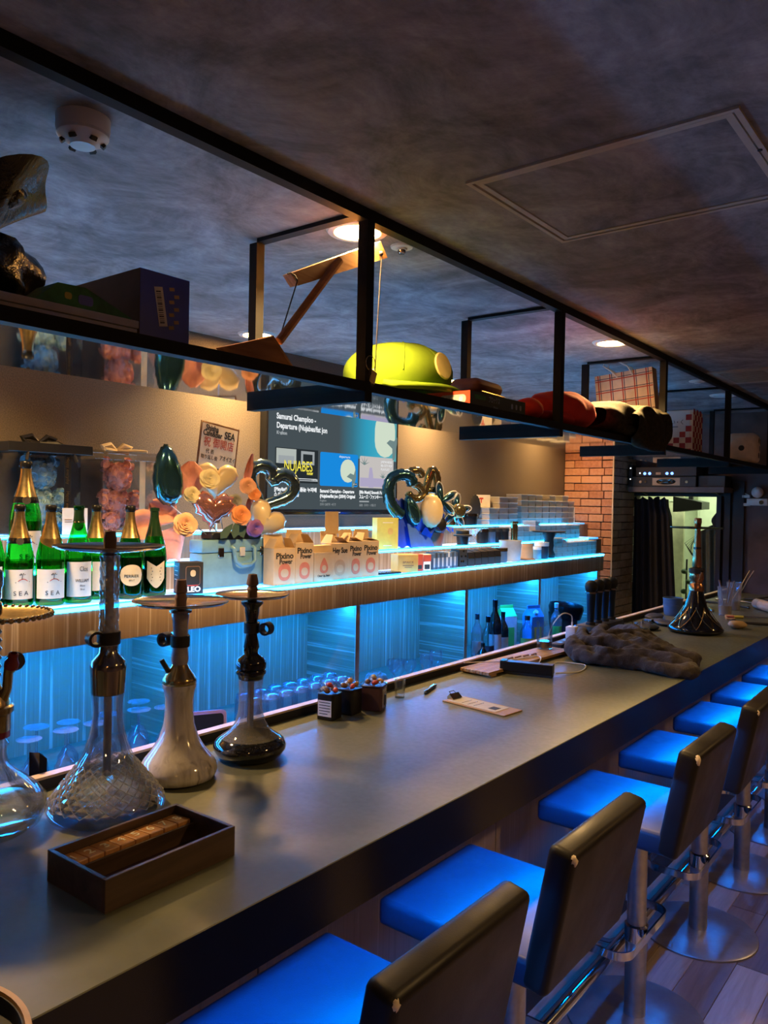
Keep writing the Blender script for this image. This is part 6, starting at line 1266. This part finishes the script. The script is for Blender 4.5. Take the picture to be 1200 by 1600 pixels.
e = empty('blue_bucket', (-1.575, 4.86, ZT), 0, 'dark blue round tin standing left of the far hookah', 'tin'); B().lathe([(0, 0), (.052, 0), (.058, .10), (.061, .102), (.061, .108), (.054, .108), (.05, .006), (0, .006)], 28).build('body', 'spine_blue', e); B().lathe([(.0575, .06), (.0595, .061), (.0595, .066), (.0575, .067)], 28).build('rib', 'spine_blue', e)
for k, (x, y, rz) in enumerate(((-1.50, 4.22, 30), (-1.47, 4.42, 55), (-1.61, 4.64, 10))):
    e = empty('black_glove', (x, y, ZT), R(rz), ['crumpled black glove nearest the microphone block', 'crumpled black glove between the microphones and the far hookah', 'flat black pouch against the back ledge'][k], 'glove', 'black gloves on the bar'); b = lump((0, 0, .014), .06, (.9, 1.5, .24), k + 3, 24, 12, .08); b.build('palm', 'rubber_black', e, 70)
    for q in range(4 if k < 2 else 0): B().tube([(-.035 + q * .022, .07, .014), (-.04 + q * .026, .11, .012), (-.04 + q * .028, .14, .009)], [.011, .011, .007], 8).build('finger', 'rubber_black', e)
e = empty('wooden_mat', (-1.60, 5.30, ZT), R(3), 'brown folded leather strip by the dark blue tin', 'strap'); B().bb((-.02, -.24, 0), (.03, .02, .008), .002, 1).build('strap', 'felt_brown', e, 0); B().bb((-.022, -.245, .0085), (.032, -.215, .012), .001, 1).build('buckle', 'brass_dark', e, 0)

# ------------------------------------------------------------------ glasses and bottles on the back worktop
ZW = .7602
def wine_glass(x, y, label, s=1.0):
    g = empty('wine_glass', (x, y, ZW), 0, label, 'glass', 'upside-down wine glasses on the worktop'); g.scale = (s, s, s)
    B().lathe([(.033, 0), (.0345, .03), (.031, .065), (.018, .088), (.006, .096), (.004, .10)], 28).build('bowl', 'glassware', g, 60); B().cyl((0, 0, .098), (0, 0, .158), .0038, n=10).build('stem', 'glassware', g); B().lathe([(0, .166), (.02, .166), (.036, .170), (.036, .1715), (.01, .1700), (0, .170)], 28).build('foot', 'glassware', g)
for k, (x, y) in enumerate(((-2.23, 1.16), (-2.22, 1.27), (-2.30, 1.22), (-2.31, 1.33), (-2.22, 1.37), (-2.24, 1.54), (-2.30, 1.46), (-2.22, 1.63), (-2.33, 1.60))): wine_glass(x, y, 'upside-down wine glass in the cluster behind the clear and white hookahs', 1 + .03 * (k % 3))
tm = None
for k in range(14):
    x = -2.20 - .085 * (k % 2); y = 2.02 + (k // 2) * .082 + (.02 if k % 2 else 0)
    g = empty('tumbler', (x, y, ZW), 0, 'upside-down clear tumbler in the rows behind the candy tins', 'glass', 'upside-down tumblers on the worktop')
    if tm is None: tm = B().lathe([(.036, 0), (.0375, .0), (.034, .11), (.029, .135), (.018, .142), (0, .143)], 28).mesh('tumbler_wall', 'glassware', 60); tb = B().lathe([(0, .118), (.028, .118), (.030, .124), (.026, .134), (0, .137)], 24).mesh('thick_base', 'thin_frost', 60)
    link_copy(tm, 'tumbler_wall', g); link_copy(tb, 'thick_base', g)
for k, (x, y) in enumerate(((-2.24, 2.96), (-2.25, 3.07), (-2.22, 3.17), (-2.31, 3.02), (-2.24, 3.28))):
    g = empty('goblet', (x, y, ZW), 0, 'round clear goblet on the worktop right of the divider', 'glass', 'goblets on the worktop'); B().lathe([(.03, 0), (.031, .003), (.006, .010), (.005, .05), (.02, .065), (.034, .09), (.033, .13 - .02 * (k % 2)), (.030, .14 - .02 * (k % 2))], 24).build('bowl', 'glassware', g, 60)
g = empty('glass_bowl', (-2.24, 2.80, ZW), 0, 'blue-tinted glass bowl upside down beside the divider', 'bowl'); B().lathe([(.062, 0), (.064, .0), (.06, .06), (.045, .095), (.0, .10)], 28).build('bowl', 'thin_frost', g, 60); B().lathe([(.022, .098), (.024, .106), (.02, .106)], 20).build('foot_ring', 'thin_frost', g)
pm('tablet_case', (.55, .42, .80), .4); pm('tablet_screen', (.02, .024, .03), .4)
e = empty('tablet', (-2.13, 1.722, ZW), R(-28), 'tablet in a lilac case standing behind the white hookah', 'tablet', None); 
cs_ = rounded(.16, .155, .015, .010).build('case', 'tablet_case', e, 0); frame(cs_, (0, 1, 0), (-.2, 0, 1), (0, 0, .080)); sc_ = rounded(.136, .132, .010, .0108).build('screen', 'tablet_screen', e, 0); frame(sc_, (0, 1, 0), (-.2, 0, 1), (.0008, 0, .080))
e = empty('card_reader', (-1.735, .925, .70), R(35), 'black hand scanner standing behind the back ledge', 'scanner'); B().prism([(-.018, 0), (.018, 0), (.018, .335), (-.018, .36)], -.012, .012, 0).build('body', 'gloss_black', e, 30); B().bb((.0125, -.012, .24), (.0135, .012, .30)).build('screen', 'spine_dark', e, 0)
B().bb((-.05, -.05, -.02), (.05, .05, 0)).build('foot_plate', 'rubber_black', e, 0)
sv = empty('under_shelf', (-1.76, 1.0, 0), 0, 'dark inner shelf fixed behind the back ledge', 'shelf'); B().bb((-.055, -1.0, .66), (.05, 1.2, .68)).build('board', 'black_board', sv, 0); 
for y in (-.8, .2, 1.1): B().bb((-.05, y, 0), (.05, y + .02, .659)).build('support', 'black_board', sv, 0)
# far bottles and cartons
glass('bottle_dark', (.02, .05, .02), .02); pm('bottle_ink', (.006, .010, .008), .08, coat=.6); pm('carton_blue', (.05, .28, .62), .5); pm('carton_green', (.10, .55, .10), .5); pm('carton_white', (.7, .74, .72), .5)
def lbottle(x, y, h_, r, m_, label, lab_m=None, cap='foil_black', neck=.32):
    b_ = empty('liquor_bottle', (x, y, ZW), R(-50), label, 'bottle', 'bottles on the worktop'); B().lathe([(0, 0), (r * .95, 0), (r, .006), (r, h_ * (1 - neck) * .86), (r * .8, h_ * (1 - neck)), (r * .36, h_ * (1 - neck * .62)), (r * .33, h_ * .93), (r * .33, h_ * .94)], 28).build('glass_body', m_, b_, 60); B().lathe([(r * .36, h_ * .88), (r * .38, h_), (0, h_)], 20).build('cap', cap, b_)
    if lab_m: arcplate(r + .0006, h_ * .12, h_ * .42, 1.1).build('label', lab_m, b_); arcplate(r * .62, h_ * .70, h_ * .70 + .001, .1).build('neck_mark', lab_m, b_)
    return b_
lbottle(-2.28, 3.93, .335, .040, 'bottle_ink', 'tall dark wine bottle with a white label on the worktop', 'label_cream'); lbottle(-2.20, 3.72, .27, .036, 'thin_clear', 'clear spirit bottle left of the tall dark wine bottle', 'spine_dark'); lbottle(-2.33, 3.82, .26, .034, 'thin_frost', 'frosted bottle just behind the clear spirit bottle', 'carton_white', 'spine_dark'); lbottle(-2.21, 4.19, .225, .045, 'thin_clear', 'squat clear bottle with a green-yellow label before the cartons', 'box_yellow', 'ink_black'); lbottle(-2.30, 4.06, .25, .034, 'bottle_ink', 'short dark bottle behind the tall wine bottle', 'carton_white'); lbottle(-2.26, 4.68, .25, .036, 'thin_frost', 'clear bottle with a green neck right of the blue carton', 'carton_green', 'carton_white'); lbottle(-2.17, 3.62, .14, .03, 'bottle_ink', 'small dark round bottle against the wooden divider', 'box_red')
def carton(x, y, w, h_, m1, m2, label, rz):
    c = empty('drink_carton', (x, y, ZW), R(rz), label, 'carton', 'drink cartons on the worktop'); w2 = w / 2; B().bb((-w2, -w2, 0), (w2, w2, h_), .002, 1).build('body', m1, c, 0); B().prism([(-w2, h_), (w2, h_), (.006, h_ + .045), (-.006, h_ + .045)], -w2, w2, 1).build('gable', m2, c, 0); B().bb((-.004, -w2, h_ + .045), (.004, w2, h_ + .065)).build('top_fin', m2, c, 0); quad('print_panel', 'box_yellow' if m1 == 'carton_blue' else 'carton_green', c, (w2 + .0005, 0, h_ * .4), w * .6, h_ * .55); return c
carton(-2.37, 4.22, .095, .205, 'carton_white', 'carton_green', 'green and white gable-top carton behind the squat bottle', -25); c = carton(-2.28, 4.40, .095, .195, 'carton_blue', 'carton_blue', 'blue gable-top carton with a yellow print', -25); quad('print_mark', 'carton_blue', c, (.0488, 0, .08), .02, .075); B().cyl((.03, -.01, .215), (.045, -.01, .228), .014, n=16).build('screw_cap', 'carton_white', c)
e = empty('waste_bin', (-2.33, 4.93, ZW), 0, 'black round bin with a flared liner in the last cubby', 'bin'); B().lathe([(0, 0), (.085, 0), (.10, .16), (.097, .16), (.08, .005), (0, .005)], 32).build('body', 'rubber_black', e); B().lathe([(.097, .13), (.105, .128), (.118, .19), (.112, .215), (.104, .205), (.10, .17)], 32, (0, 0, 0), Matrix.Rotation(R(6), 4, 'Y')).build('liner', 'bag_black', e, 60)
e = empty('blue_pouch', (-2.18, 4.86, ZW), R(-20), 'pale blue plastic pouch in front of the black bin', 'pouch'); B().prism([(-.05, 0), (.05, 0), (.042, .085), (-.03, .10)], -.015, .015, 0).build('pouch_body', 'carton_blue', e, 0); B().bb((.0155, -.03, .03), (.016, .03, .05)).build('print_panel', 'carton_white', e, 0)
# dark cloth on the last stool
tag(lump((0, 0, .03), .11, (1.1, 1.3, .35), 9, 30, 16, .09).build('jacket', 'bag_black', None, 70, (-.93, 5.0, .708)), 'dark glossy jacket bundled on the last bar stool', 'jacket')
